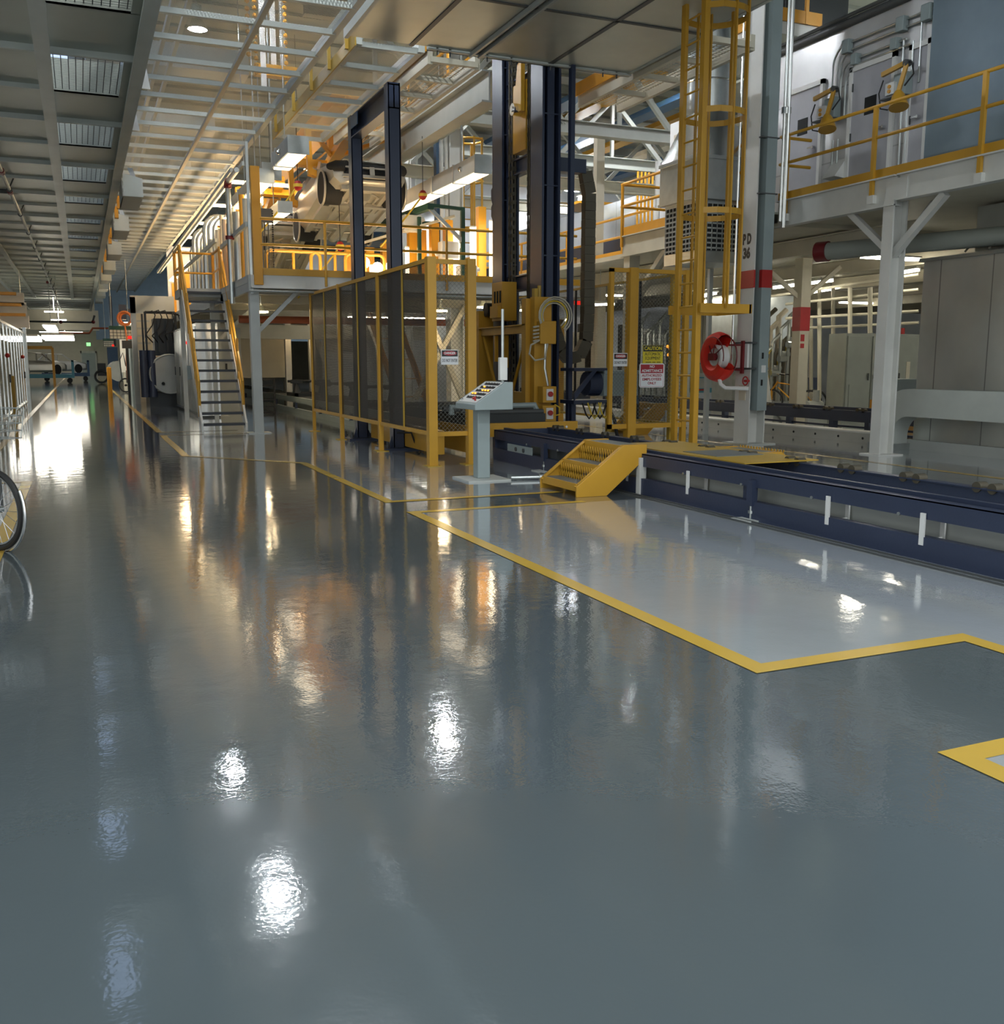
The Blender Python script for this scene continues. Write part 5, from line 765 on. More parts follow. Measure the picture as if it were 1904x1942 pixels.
# ================================================================ tank wall and floor duct, right edge
tk = T('stainless_booth', 'tall stainless booth wall with seams at the right edge of the view', 'booth', (14, 6, 0)); P(tk, 'lower_wall', MB().box(12.3, 17, -3, 11.75, .0, 2.95), 'tank'); P(tk, 'plinth', MB().box(12.22, 12.3, -3, 11.8, 0, .16), 'lgrey'); P(tk, 'cap_flange', MB().box(12.24, 17, -3, 11.8, 2.95, 3.0), 'galv'); P(tk, 'upper_wall', MB().box(12.75, 17, -3, 11.2, 3.0, 3.74), 'tank')
mb = MB().tube([(12.6, -3, 3.3), (12.6, 11.0, 3.3)], .02, 6)
for k in range(9):
    y = 11.0-.42*k; mb.cyl((12.45, y, 3.1), (12.45, y, 3.28), .05, 10).bar((12.6, y, 3.3), (12.45, y+.12, 3.05), .03)
P(tk, 'nozzle_row', mb, 'chain', 'row of oily brown nozzles')
fd = T('floor_duct', 'grey rectangular air duct with a rounded elbow at the foot of the stainless booth', 'duct', (12.05, 8, 0)); zt, zb2, yc = .98, .55, 11.45
prof = [(-3, zt), (yc, zt)]+[(yc+.75*sin(t*pi/16), zt-.75+.75*cos(t*pi/16)) for t in range(1, 9)]+[(yc+.75, .03), (yc+.32, .03)]+[(yc+.32*cos(t*pi/16), .23+.32*sin(t*pi/16)) for t in range(0, 9)]+[(-3, zb2)]
P(fd, 'run', MB().prism(prof, 'x', 11.85, 12.2), 'beam'); P(fd, 'collar', MB().box(11.82, 12.22, yc+.28, yc+.78, 0, .1), 'galv'); P(fd, 'seam_band', MB().box(11.84, 12.21, 8.6, 8.64, zb2-.01, zt+.01).box(11.84, 12.21, 5.9, 5.94, zb2-.01, zt+.01), 'galv')
r = T('capped_pipe', 'large grey pipe with a dark red end cap below the gallery', 'pipe', (12, 12.5, 3.2)); P(r, 'pipe', MB().cyl((11.55, 13.15, 3.22), (13.2, 8.6, 3.22), .14, 18), 'kgrey'); P(r, 'end_cap', MB().cyl((11.50, 13.29, 3.22), (11.57, 13.10, 3.22), .165, 18), 'dred', 'dark red end cap')
# ================================================================ lower bay behind the gallery
ST('ceiling_lower', MB().box(11.35, 40, 13.8, 36, 3.70, 3.8).box(11.3, 40, -3, 13.8, 3.78, 3.9), 'cream'); ST('wall_lower', MB().box(12, 47, 37, 37.2, 0, 9.6), 'farwall')
for k in range(6): S('ceiling_joist', 'cream joist below the lower bay ceiling, number %d from the gallery' % (k+1), 'beam', MB().ibeam((12.6+3.4*k, 12.2, 3.52), (12.6+3.4*k, 35, 3.52), .16, .3), 'cream', group='joists of the lower bay')
c2v = T('floor_conveyor', 'second navy blue conveyor running behind the PD 36 column', 'conveyor', (13.7, 16, 0))
for x in (13.6, 14.6): P(c2v, 'side_rail', MB().box(x-.04, x+.04, 12, 34, .26, .47), 'blue'); P(c2v, 'lower_beam', MB().box(x-.03, x+.03, 12, 34, .05, .09), 'blue')
for k in range(9): P(c2v, 'leg', MB().box(13.58, 13.7, 12.6+2.4*k, 12.72+2.4*k, 0, .27).box(14.5, 14.62, 12.6+2.4*k, 12.72+2.4*k, 0, .27), 'blue')
for k in range(24): P(c2v, 'roller', MB().cyl((13.56, 12.4+.9*k, .48), (13.64, 12.4+.9*k, .48), .045, 10).cyl((13.56, 12.55+.9*k, .48), (13.64, 12.55+.9*k, .48), .045, 10), 'chain')
r = T('floor_curb', 'pale low curb with dark bolt holes in front of the second conveyor', 'curb', (12.3, 18, 0)); P(r, 'curb', MB().box(12.45, 12.75, 12.4, 34, 0, .17), 'conc'); P(r, 'nosing', MB().box(12.43, 12.77, 12.4, 34, .17, .195), 'pwhite')
for k in range(12): P(r, 'bolt_hole', MB().cyl((12.44, 13+.6*k, .08), (12.455, 13+.6*k, .08), .022, 8), 'dark')
q = zp(1510, 804, 0); X0, Y0 = q.x, q.y; rc = T('column', 'cream column with a red band and braces in the lower bay', 'column', (X0, Y0, 0)); P(rc, 'shaft', MB().box(X0-.13, X0+.13, Y0-.13, Y0+.13, 0, 3.66), 'cream'); P(rc, 'red_band', MB().box(X0-.135, X0+.135, Y0-.135, Y0+.135, 2.08, 2.6), 'red', 'red painted band'); P(rc, 'red_mark', MB().box(X0-.1, X0, Y0-.14, Y0-.13, 1.85, 2.0).box(X0-.1, X0, Y0-.14, Y0-.13, 1.7, 1.8), 'red')
for dx, dy in ((-.85, .3), (.85, -.2)): P(rc, 'brace', MB().bar((X0, Y0, 2.75), (X0+dx, Y0+dy, 3.5), .09), 'cream')
q = zp(1597, 796, 0); yk = q.y; kc = T('control_cabinet', 'wide grey electrical cabinet in the lower bay behind the white gallery column', 'cabinet', (q.x, yk, 0)); xa, xb = q.x, yp(1742, 700, yk).x; w = (xb-xa)/3; zk = yp(1600, 632, yk).z
P(kc, 'body', MB().box(xa, xb, yk, yk+.6, .1, zk), 'kgrey'); P(kc, 'plinth', MB().box(xa, xb, yk+.04, yk+.6, 0, .1), 'kgrey')
for k in range(3): dr_ = P(kc, 'door', MB().box(xa+w*k+.03, xa+w*(k+1)-.03, yk-.03, yk, .2, zk-.06), 'kgrey', bevel=.01); hx = xa+w*(k+(1 if k == 0 else 0))+(-.1 if k == 0 else .1); P(dr_, 'handle', MB().cyl((hx, yk-.06, .95), (hx, yk-.06, 1.12), .02, 8), 'dgrey')
P(kc, 'pocket', MB().box(xa+.12, xa+w-.16, yk-.05, yk-.03, .3, .85), 'kgrey')
for k in range(6): P(kc, 'pilot_lamp', MB().cyl((xa+w+.16, yk-.06, 1.5-.08*k), (xa+w+.16, yk-.03, 1.5-.08*k), .025, 8), 'amber' if k == 0 else 'red')
P(kc, 'beacon', MB().cyl((xb-.3, yk+.3, zk), (xb-.3, yk+.3, zk+.16), .05, 10), 'red', 'red beacon'); P(kc, 'tags', MB().box(xb-.45, xb-.33, yk-.04, yk-.03, .9, 1.4), 'cream')
bx_ = yp(1694, 740, 15).x; S('green_bin', 'grey green steel bin beside the stainless booth', 'bin', MB().box(bx_, bx_+.75, 15.0, 15.6, .62, 1.05), 'grey'); S('orange_crate', 'orange yellow ribbed crate beside the stainless booth', 'crate', MB().box(bx_, bx_+.8, 15, 15.6, 0, .14).box(bx_, bx_+.8, 15, 15.6, .2, .34).box(bx_, bx_+.8, 15, 15.6, .4, .58).box(bx_-.02, bx_+.06, 14.98, 15.6, 0, .62).box(bx_+.74, bx_+.82, 14.98, 15.6, 0, .62), 'orange')
def fluo(u0, v0, u1, v1, y0, y1, label, mat='tube', w=.16):
    a, b = yp(u0, v0, y0), yp(u1, v1, y1); r = T('fluorescent_fitting', label, 'light fitting', (a+b)/2); P(r, 'tube', MB().bar(a, b, w*.7, .05), mat); P(r, 'reflector', MB().bar(a+V((0, 0, .06)), b+V((0, 0, .06)), w*1.5, .05), 'white')
    d = (b-a); P(r, 'hanger', MB().cyl(a+d*.2+V((0, 0, .08)), a+d*.2+V((0, 0, 1.0)), .01, 5).cyl(a+d*.8+V((0, 0, .08)), a+d*.8+V((0, 0, 1.0)), .01, 5), 'galv')
fluo(1466, 546, 1580, 532, 20.2, 19.2, 'bright fluorescent fitting in front of the red banded cream column'); fluo(1520, 558, 1590, 546, 22.5, 21.5, 'dimmer fluorescent fitting behind the red banded cream column'); fluo(1700, 519, 1742, 512, 18.2, 17.7, 'fluorescent fitting right of the white gallery column'); fluo(1322, 565, 1356, 556, 24, 23, 'fluorescent fitting seen through the caged ladder'); fluo(1322, 575, 1392, 564, 24.5, 23.5, 'long fluorescent fitting left of the PD 36 column'); fluo(1132, 578, 1162, 577, 22, 22.4, 'fluorescent fitting behind the DANGER sign fence'); fluo(1060, 610, 1075, 606, 30, 30, 'fluorescent fitting far behind the cable carrier')
for k in range(6):  # extra lamps added to brighten the lower bay and its ceiling
    x, y = 15.0+5.1*(k % 3), (15.2, 27)[k//3]; r = T('fill_lamp', 'wide fluorescent lamp added to brighten the lower bay ceiling, %s row, number %d to the right' % (('near', 'far')[k//3], k % 3+1), 'light fitting', (x, y, 3.4), 'added lamps under the lower bay ceiling')
    P(r, 'tube', MB().box(x-.7, x+.7, y-.08, y+.08, 3.42, 3.46), 'tube'); P(r, 'reflector', MB().box(x-.72, x+.72, y-.12, y+.12, 3.47, 3.5), 'white')
def bike(label, c, ang, frame='orange', R=.33, basket=False, tri=False):
    """bicycle: c is the ground point midway between its wheels, heading ang"""
    d = V((cos(ang), sin(ang), 0)); n = V((-sin(ang), cos(ang), 0)); c = V(c); r = T('bicycle', label, 'bicycle', c); f, b = c+d*.55+V((0, 0, R)), c-d*.55+V((0, 0, R))
    for q, w in ((f, 'front'), (b, 'rear')):
        for o in ((n*.3, n*-.3) if (tri and w == 'rear') else (V((0, 0, 0)),)):
            t = P(r, 'wheel', MB().ring(q+o, n, R-.022, .022, 36, 8), 'black'); P(t, 'rim', MB().ring(q+o, n, R-.05, .009, 32, 6), 'chrome'); P(t, 'hub', MB().cyl(q+o-n*.05, q+o+n*.05, .03, 12), 'chrome'); mb = MB()
            for k in range(18):
                a0 = 2*pi*k/18; mb.cyl(q+o+n*(.03 if k % 2 else -.03), q+o+(d*cos(a0)+V((0, 0, 1))*sin(a0))*(R-.055), .0018, 5)
            P(t, 'spokes', mb, 'chrome')
    hd = f-d*.16+V((0, 0, .5)); se = b+d*.38+V((0, 0, .42)); bb = b+d*.48+V((0, 0, -.03))
    P(r, 'frame', MB().tube([hd, se], .017).tube([hd-V((0, 0, .12)), bb], .02).tube([bb, se+V((0, 0, .08))], .017).tube([b, bb], .012).tube([b, se], .012), frame); P(r, 'fork', MB().tube([hd+V((0, 0, .05)), f+n*.05+V((0, 0, .3)), f+n*.05], .014).tube([hd, f-n*.05+V((0, 0, .3)), f-n*.05], .014), frame)
    P(r, 'saddle', MB().tube([se+V((0, 0, .14))-d*.12, se+V((0, 0, .15)), se+V((0, 0, .14))+d*.14], [.08, .07, .03], 10), 'black'); P(r, 'handlebar', MB().tube([hd+V((0, 0, .22))+n*.28-d*.2, hd+V((0, 0, .25))+n*.2, hd+V((0, 0, .2)), hd+V((0, 0, .25))-n*.2, hd+V((0, 0, .22))-n*.28-d*.2], .012), 'chrome'); P(r, 'grip', MB().cyl(hd+V((0, 0, .22))+n*.28-d*.22, hd+V((0, 0, .235))+n*.25-d*.1, .018, 8).cyl(hd+V((0, 0, .22))-n*.28-d*.22, hd+V((0, 0, .235))-n*.25-d*.1, .018, 8), 'black'); P(r, 'crank', MB().ring(bb, n, .08, .01, 18, 6).bar(bb+n*.06, bb+n*.06+d*.16, .02).bar(bb-n*.06, bb-n*.06-d*.16, .02), 'chrome')
    P(r, 'fender', MB().ring(f, n, R+.02, .012, 20, 6, -.5, 2.2), 'chrome')
    if basket:
        o = f+d*.02+V((0, 0, R+.22)); mb = MB()
        for i in range(7):
            s = -.18+.06*i
            mb.tube([o+n*s+d*.14+V((0, 0, .22)), o+n*s*.85+d*.12, o+n*s*.85-d*.12, o+n*s-d*.14+V((0, 0, .22))], .003, 5)
        for i in range(5):
            z = .055*i; k = .85+.15*i/4; mb.tube([o+n*-.18*k+d*.13+V((0, 0, z)), o+n*.18*k+d*.13+V((0, 0, z)), o+n*.18*k-d*.13+V((0, 0, z)), o-n*.18*k-d*.13+V((0, 0, z)), o+n*-.18*k+d*.13+V((0, 0, z))], .003, 5)
        P(r, 'basket', mb, 'galv', 'grey wire basket')
    return r
bike('yellow tricycle parked behind the second conveyor in the lower bay', zp(1500, 784, 0), 2.2, tri=True, R=.33)
q = T('stock_cart', 'teal wire sided stock cart behind the hose reel', 'cart', (23.3, 33, 0)); xa, xb = yp(1320, 700, 32.5).x, yp(1388, 700, 32.5).x
for x_ in (xa, xb): P(q, 'upright', MB().box(x_-.04, x_+.04, 32.5, 32.58, .2, 1.35), 'teal')
P(q, 'base', MB().box(xa, xb, 32.5, 33.3, .18, .36), 'teal'); P(q, 'side_rails', MB().box(xa, xb, 32.5, 32.55, .75, .8).box(xa, xb, 32.5, 32.55, 1.3, 1.35), 'teal'); P(q, 'load', MB().box(xa+.1, xb-.1, 32.7, 33.2, .36, .95), 'beam'); P(q, 'reflector_plate', MB().box(xa+.15, xa+.45, 32.48, 32.5, .26, .33).box(xb-.45, xb-.15, 32.48, 32.5, .26, .33), 'red')
for x_ in (xa+.1, xb-.1): P(q, 'caster', MB().cyl((x_, 32.55, .09), (x_+.05, 32.55, .09), .09, 12), 'black')
# pipework in the lower bay
pk = T('pipework_rack', 'dense rack of silver pipes and valves between the PD 36 column and the cream column', 'pipe rack', (20, 29, 0))
for k in range(11):
    a = yp(1448+5*k, 700, 22+.25*(k % 3)); P(pk, 'pipe', MB().tube([(a.x, a.y, .3), (a.x, a.y, 1.6+.35*((k*7) % 4)), (a.x+.25, a.y, 1.8+.35*((k*7) % 4))], .05+.015*(k % 3), 8), ('galv', 'chain', 'tan')[k % 3]); P(pk, 'valve', MB().cyl((a.x-.12, a.y-.1, .7+.13*k), (a.x+.12, a.y-.1, .7+.13*k), .09, 10), ('galv', 'lgrey', 'ycable')[k % 3])
px_ = yp(1448, 700, 22).x; P(pk, 'frame', MB().box(px_, px_+1.4, 22.5, 22.6, .1, .3).box(px_, px_+1.4, 22.5, 22.6, 1.9, 2.0).box(px_, px_+.1, 22.5, 22.6, 0, 2), 'lgrey')
P(pk, 'yellow_handle', MB().bar((px_, 22, 1.5), (px_+.25, 22, 1.8), .07).bar((px_+.08, 22, 1.05), (px_+.08, 22, 1.5), .09), 'ycable')
for i, (u0, v0, u1, v1) in enumerate(((1455, 563, 1742, 520), (1490, 577, 1742, 549), (1490, 604, 1742, 590), (1530, 622, 1742, 612))): S('long_pipe', 'long pale horizontal pipe across the lower bay, %s' % ('topmost', 'second down', 'third down', 'lowest')[i], 'pipe', MB().cyl(yp(u0, v0, 21), yp(u1, v1, 18.0), .035, 8), 'cream')
for i, (u, v0, v1, y) in enumerate(((1554, 540, 770, 20.5), (1650, 545, 632, 18.6), (1528, 605, 770, 21), (1538, 600, 770, 21.3), (1580, 545, 690, 21.5), (1612, 545, 632, 19.4))): S('riser_pipe', 'pale vertical pipe in the lower bay, %s' % ('left behind the grey cabinet', 'tallest over the grey cabinet', 'right of the red banded column', 'second right of the red banded column', 'beside the sloping hopper', 'over the grey cabinet doors')[i], 'pipe', MB().cyl(yp(u, v1, y), yp(u, v0, y), .055, 8), 'cream')
S('sloping_hopper', 'big grey sloping hopper behind the red banded cream column', 'hopper', MB().prism([(17.2, 3.3), (19.8, 3.3), (19.8, 2.8), (18.0, 1.2), (17.2, 1.2)], 'y', 23.2, 24.4).box(17.3, 17.4, 23.3, 24.3, 0, 1.2).box(17.8, 17.9, 23.3, 24.3, 0, 1.2), 'galv'); S('dark_machine', 'dark blue machine low behind the red banded cream column', 'machine', MB().box(19.2, 21.6, 24.6, 25.4, 0, .9).cyl((19.3, 25, 1.05), (21.3, 25, 1.05), .16).box(19.8, 21, 24.7, 25.3, .9, 1.2), 'blue'); S('white_leaning_panel', 'white panel leaning beside the red banded cream column', 'panel', MB().prism([(15.75, .0), (16.4, .0), (16.0, 1.9), (15.8, 1.9)], 'y', 20.3, 20.4), 'pwhite'); S('pump', 'small white and blue pump on the floor left of the grey cabinet', 'pump', MB().cyl((16.5, 19.2, .3), (16.95, 19.2, .3), .14).box(16.4, 17.05, 19.0, 19.4, 0, .16).cyl((16.8, 19.2, .4), (16.8, 19.2, .7), .08), 'lgrey')
for k in range(9):
    a = yp(1312+9*k, 640, 35); S('wall_panel', 'tall pale wall panel behind the hose reel, number %d to the right' % (k+1), 'panel', MB().box(a.x, a.x+.22, 34.9, 35, .9, 3.5), 'cream' if k % 3 else 'lgrey', group='pale wall panels behind the hose reel')
for i, (u, w, mat, lab) in enumerate(((1062, 1.2, 'cream', 'cream'), (1212, .5, 'pwhite', 'white'), (1188, .3, 'dgrey', 'dark'), (1240, .5, 'lgrey', 'grey'), (1275, .8, 'lgrey', 'wide grey'), (1110, .5, 'dgrey', 'dark wide'))): a = yp(u, 640, 30); S('plant_casing', '%s upright machine casing seen through the right mesh fence' % lab, 'machine', MB().box(a.x, a.x+w, 30, 30.6, 0, 2.4+.15*(i % 3)), mat)
for k in range(8): a = yp(1195+11*k, 640, 28); S('process_pipe', 'grey vertical process pipe behind the mesh fence, number %d to the right' % (k+1), 'pipe', MB().tube([(a.x, 28, .2), (a.x, 28, 2.3+.2*(k % 3)), (a.x+.3, 28, 2.6+.2*(k % 3))], .06+.02*(k % 2), 8), 'galv', group='process pipes behind the mesh fence')
S('amber_lights', 'cluster of amber pilot lamps behind the caged ladder', 'lamp', MB().ball(yp(1266, 657, 27), .05, 8).ball(yp(1270, 661, 27), .05, 8).ball(yp(1268, 673, 27), .06, 8), 'amber')
for i, (u, v) in enumerate(((1128, 555), (1098, 574))): a = yp(u, v, 25); S('exit_sign', 'small red lit sign below the lower bay ceiling, %s' % ('nearer', 'farther')[i], 'sign', MB().box(a.x-.14, a.x+.14, 25, 25.03, a.z-.06, a.z+.06), 'redl')
# upper far bay
k_ = xp(1100, 505, 1).z-1.4; gx = 2.7/k_; gy = xp(1100, 505, gx).y
gc = T('gallery_platform', 'far gallery with orange rails carrying a blue conveyor', 'gallery', (gx, gy, 3.7)); P(gc, 'edge_beam', MB().box(gx, gx+.06, gy-12, gy+14, 3.55, 4.0), 'cream'); P(gc, 'kick_plate', MB().box(gx-.03, gx, gy-12, gy+14, 4.0, 4.3), 'orange'); P(gc, 'deck', MB().box(gx, gx+8, gy-12, gy+14, 3.98, 4.02), 'olive')
for z in (5.15, 4.65): P(gc, 'rail', MB().cyl((gx-.02, gy-12, z), (gx-.02, gy+14, z), .035, 8), 'orange')
for k in range(9): P(gc, 'rail_post', MB().cyl((gx-.02, gy-12+3.2*k, 3.9), (gx-.02, gy-12+3.2*k, 5.15), .04, 8), 'orange')
P(gc, 'conveyor_side', MB().box(gx+1.2, gx+1.3, gy-12, gy+14, 4.3, 4.95), 'blue'); P(gc, 'column', MB().box(gx+.05, gx+.3, gy-1, gy-.75, 0, 3.6), 'cream')
mb = MB(); cxx, cyy = gx+4.5, gy+3
ST('wall_silver', MB().box(gx+3.2, gx+3.4, gy-12, gy+16, 4.02, 6.6), 'farwall')
a = yp(1133, 520, 24.5); S('tan_post', 'slim tan post rising to the roof truss beside the far gallery', 'post', MB().box(a.x-.12, a.x+.12, 24.4, 24.6, 0, 7.75), 'tan')
for i, (u, v, y) in enumerate(((1085, 357, 30), (1110, 378, 34))): a = yp(u, v, y); r = T('bay_lamp', 'bright %s lamp hanging in the far bay right of the lift masts' % ('near round', 'far flat')[i], 'lamp', a); P(r, 'lens', MB().tube([a-V((.25, 0, 0)), a+V((.25, 0, 0))], .11, 12), 'lampd'); P(r, 'shade', MB().box(a.x-.32, a.x+.32, y-.14, y+.14, a.z+.1, a.z+.15), 'lgrey'); P(r, 'stem', MB().cyl(a+V((0, 0, .15)), (a.x, y, 9.6), .015, 6), 'galv')
S('far_walkway_lit', 'yellow edged walkway brightly lit below the far bay lamps', 'walkway', MB().box(yp(1075, 390, 33).x, yp(1165, 390, 33).x, 32, 34, yp(1085, 393, 33).z, yp(1085, 388, 33).z), 'orange')
for k in range(5): a = yp(1208+7*k, 420, 26); S('orange_pipe', 'orange vertical pipe in the far bay behind the short gallery, number %d' % (k+1), 'pipe', MB().cyl((a.x, 26, 4.1), (a.x, 26, 7.0), .035, 8), 'orange', group='orange pipes behind the short gallery')
a = yp(1246, 400, 21); r = T('white_standpipe', 'white pipe with a red foot beside the pale relay cabinet', 'pipe', (a.x, 21, 4.1)); P(r, 'pipe', MB().cyl((a.x, 21, 4.6), (a.x, 21, 6.2), .07, 10), 'pwhite'); P(r, 'foot', MB().cyl((a.x, 21, 4.06), (a.x, 21, 4.6), .08, 10), 'red')
# ================================================================ left side and the far end of the aisle
pt = T('glass_partition', 'silver framed see through partition left of the aisle', 'partition', (-1.7, 30, 0))
for k in range(13):
    y = 20.5+1.25*k; P(pt, 'upright', MB().box(-1.685, -1.655, y-.03, y+.03, 0, 2.35), 'alu')
    if k < 12: P(pt, 'panel', MB().quad((-1.67, y+.05, .1), (-1.67, y+1.2, .1), (-1.67, y+1.2, 2.3), (-1.67, y+.05, 2.3)), 'rockm')
P(pt, 'top_rail', MB().box(-1.72, -1.62, 20.5, 35.6, 2.3, 2.36), 'alu'); P(pt, 'low_rail', MB().box(-1.72, -1.62, 20.5, 35.6, .08, .14), 'alu'); P(pt, 'end_post', MB().box(-1.66, -1.56, 35.5, 35.65, 0, 2.5), 'galv')
for y in (26.4, 33.2): P(pt, 'red_lamp', MB().ball((-1.6, y, 1.55), .06, 8), 'red'); P(pt, 'handle', MB().box(-1.60, -1.56, y, y+.1, .9, 1.1), 'dgrey')
P(pt, 'yellow_post', MB().box(-1.62, -1.54, 27.2, 27.35, .1, 1.05), 'ochre')
S('dark_locker', 'dark locker behind the see through partition', 'locker', MB().box(-2.5, -1.9, 19.2, 22.0, .5, 1.5), 'iron'); S('timber_table', 'timber edged bench with yellow legs at the left edge behind the bicycle', 'bench', MB().box(-2.3, -1.75, 18.4, 21, .62, .7).box(-1.85, -1.77, 20.6, 20.7, 0, .62).box(-1.85, -1.77, 18.5, 18.6, 0, .62), 'ochre')
for k in range(6): S('tall_panel', 'tall pale panel standing behind the partition, number %d down the aisle' % (k+1), 'panel', MB().box(-2.9, -2.8, 23+2.2*k, 24.9+2.2*k, 0, 2.3), ('olive', 'kgrey', 'lgrey')[k % 3], group='pale panels behind the partition')
for i, (u0, v0, u1, v1, y) in enumerate(((12, 647, 78, 651, 44), (84, 645, 141, 648, 46))): 
    a, b = yp(u0, v0, y), yp(u1, v1, y); r = T('aisle_light', 'very bright long fluorescent light over the far aisle, %s' % ('left one', 'right one')[i], 'light fitting', (a+b)/2)
    for k in range(3): P(r, 'tube', MB().box(a.x, b.x, y-3+2*k, y-2.85+2*k, a.z, a.z+.12), 'tubef')
    P(r, 'reflector', MB().box(a.x, b.x, y-3.2, y+1.4, a.z+.13, a.z+.2), 'white'); P(r, 'hanger', MB().cyl(((a.x+b.x)/2, y, a.z+.2), ((a.x+b.x)/2, y, 5.0), .02, 6), 'galv')
a = yp(97, 622, 50); r = T('aisle_light', 'bright fluorescent light angled under the guard tray at the far end', 'light fitting', a); P(r, 'tube', MB().box(a.x-.22, a.x+.22, 46, 54, a.z-.08, a.z), 'tubef'); P(r, 'reflector', MB().box(a.x-.26, a.x+.26, 46, 54, a.z, a.z+.06), 'white'); P(r, 'hanger', MB().cyl((a.x, 50, a.z+.06), (a.x, 50, 5.0), .02, 6), 'galv')
for i, y in enumerate((62, 74, 90, 104)): S('aisle_fill_strip', 'bright strip light added to brighten the far end of the aisle, %s' % ('nearest', 'second', 'third', 'farthest')[i], 'light fitting', MB().box(*((-1.7, -.7, y, y+.3) if y < 80 else (-3.4, .4, y, y+.8)), 4.2, 4.26).cyl((-1.2, y+.2, 4.26), (-1.2, y+.2, 5.05 if y < 78 else 9.6), .02, 5), 'tubef')  # added strips that brighten the far wall and aisle end
S('far_beam', 'cream boxed beam crossing the far end of the aisle', 'beam', MB().box(-6, 1.4, 76, 77, 3.6, 5.0), 'cream'); S('red_sprinkler_main', 'thin red pipe stepping across the far end of the aisle', 'pipe', MB().tube([(-1.2, 74, 3.35), (.7, 74, 3.35), (.95, 74, 3.7), (3.2, 74, 3.7)], .07, 8), 'rpipe')
r = ST('door_4', MB().box(.2, 1.5, 111.9, 112, 0, 2.3), 'grey'); ST('door_frame', MB().box(.05, .2, 111.85, 112, 0, 2.5).box(1.5, 1.65, 111.85, 112, 0, 2.5).box(.05, 1.65, 111.85, 112, 2.3, 2.5), 'lgrey', r)
S('exit_light', 'small green exit lamp above the far door', 'exit light', MB().box(.7, 1.1, 110, 110.05, 3.0, 3.35), 'exitg'); 
for i, (x0, y, wd) in enumerate(((-3.6, 70, 1.8), (-2.6, 78, 2.2))):
    r = T('body_cart', ('turquoise', 'blue')[i]+' cart carrying a car body at the far end of the aisle', 'cart', (x0+1.2, y, 0)); P(r, 'deck', MB().box(x0, x0+3.2, y, y+1.8, .35, .6), ('teal', 'bluel')[i]); P(r, 'push_bar', MB().box(x0+3.05, x0+3.2, y, y+.1, .6, 1.5).box(x0+3.05, x0+3.2, y+1.7, y+1.8, .6, 1.5).box(x0+3.05, x0+3.2, y, y+1.8, 1.4, 1.5), ('teal', 'bluel')[i])
    for dx in (.3, 2.9): P(r, 'wheel', MB().cyl((x0+dx, y+.1, .17), (x0+dx, y+.2, .17), .17, 12).cyl((x0+dx, y+1.6, .17), (x0+dx, y+1.7, .17), .17, 12), 'black')
Mx = Matrix.Translation((-1.2, 78.9, .6)) @ Matrix.Rotation(pi/2, 4, 'Z') @ Matrix.Diagonal((.95, .8, 1, 1)); r = T('car_body', 'white car body sitting on the blue cart at the far end', 'car body', (-1.2, 78.9, .6)); car_parts(r, Mx, 'bodyw', False)
Mx = Matrix.Translation((-2.3, 70.9, .6)) @ Matrix.Rotation(pi/2, 4, 'Z') @ Matrix.Diagonal((.95, .7, 1, 1)); r = T('car_body', 'bare metal car body on the turquoise cart at the far end', 'car body', (-2.3, 70.9, .6)); car_parts(r, Mx, 'body', False)
S('yellow_fixture', 'yellow fixture frame standing over the bare metal body at the far end', 'fixture', MB().bar((-3.4, 69.8, .0), (-3.4, 69.8, 2.3), .15).bar((-1.6, 69.8, 0), (-1.6, 69.8, 2.3), .15).bar((-3.4, 69.8, 2.3), (-1.6, 69.8, 2.3), .2), 'orange'); S('blue_drum', 'blue drum at the end of the far cart', 'drum', MB().cyl((1.0, 79, 0), (1.0, 79, 1.9), .5, 18), 'bluel') if 0 else None
bo = T('bollard', 'yellow bollard at the right edge of the far aisle', 'bollard', (1.05, 42.7, 0)); P(bo, 'post', MB().cyl((1.05, 42.7, 0), (1.05, 42.7, 1.15), .09, 14), 'orange'); P(bo, 'cap', MB().ball((1.05, 42.7, 1.15), .09, 12, .5), 'orange')
def board(u0, v0, u1, v1, y, label):
    a, b = yp(u0, v0, y), yp(u1, v1, y); r = T('status_board', label, 'board', ((a.x+b.x)/2, y, b.z)); P(r, 'panel', MB().box(a.x, b.x, y, y+.3, b.z, a.z), 'cream'); P(r, 'header', MB().box(a.x-.02, b.x+.02, y-.02, y+.32, a.z-.14*(a.z-b.z)*2, a.z), 'green', 'green header strip'); mb = MB(); w = b.x-a.x; h = (a.z-b.z)*.72
    for k in range(7): mb.box(a.x+w*k/6-.01, a.x+w*k/6+.01, y-.012, y, b.z, b.z+h)
    for k in range(4): mb.box(a.x, b.x, y-.012, y, b.z+h*k/3-.012, b.z+h*k/3+.012)
    P(r, 'grid', mb, 'dgrey'); P(r, 'side_box', MB().box(b.x, b.x+.22*w, y-.05, y+.4, b.z+.02, a.z), 'black'); P(r, 'red_cell', MB().box(a.x+w*.82, a.x+w*1.02, y-.06, y-.012, b.z, b.z+h*.33), 'redl', 'lit red cell'); P(r, 'hanger', MB().cyl((a.x+.1, y+.1, a.z), (a.x+.1, y+.1, 5.6), .02, 6).cyl((b.x-.1, y+.1, a.z), (b.x-.1, y+.1, 5.6), .02, 6), 'galv')
board(207, 618, 250, 643, 44, 'green headed status board with a lit red cell hanging beside the far aisle'); board(196, 642, 216, 657, 56, 'smaller green headed status board farther down the aisle')
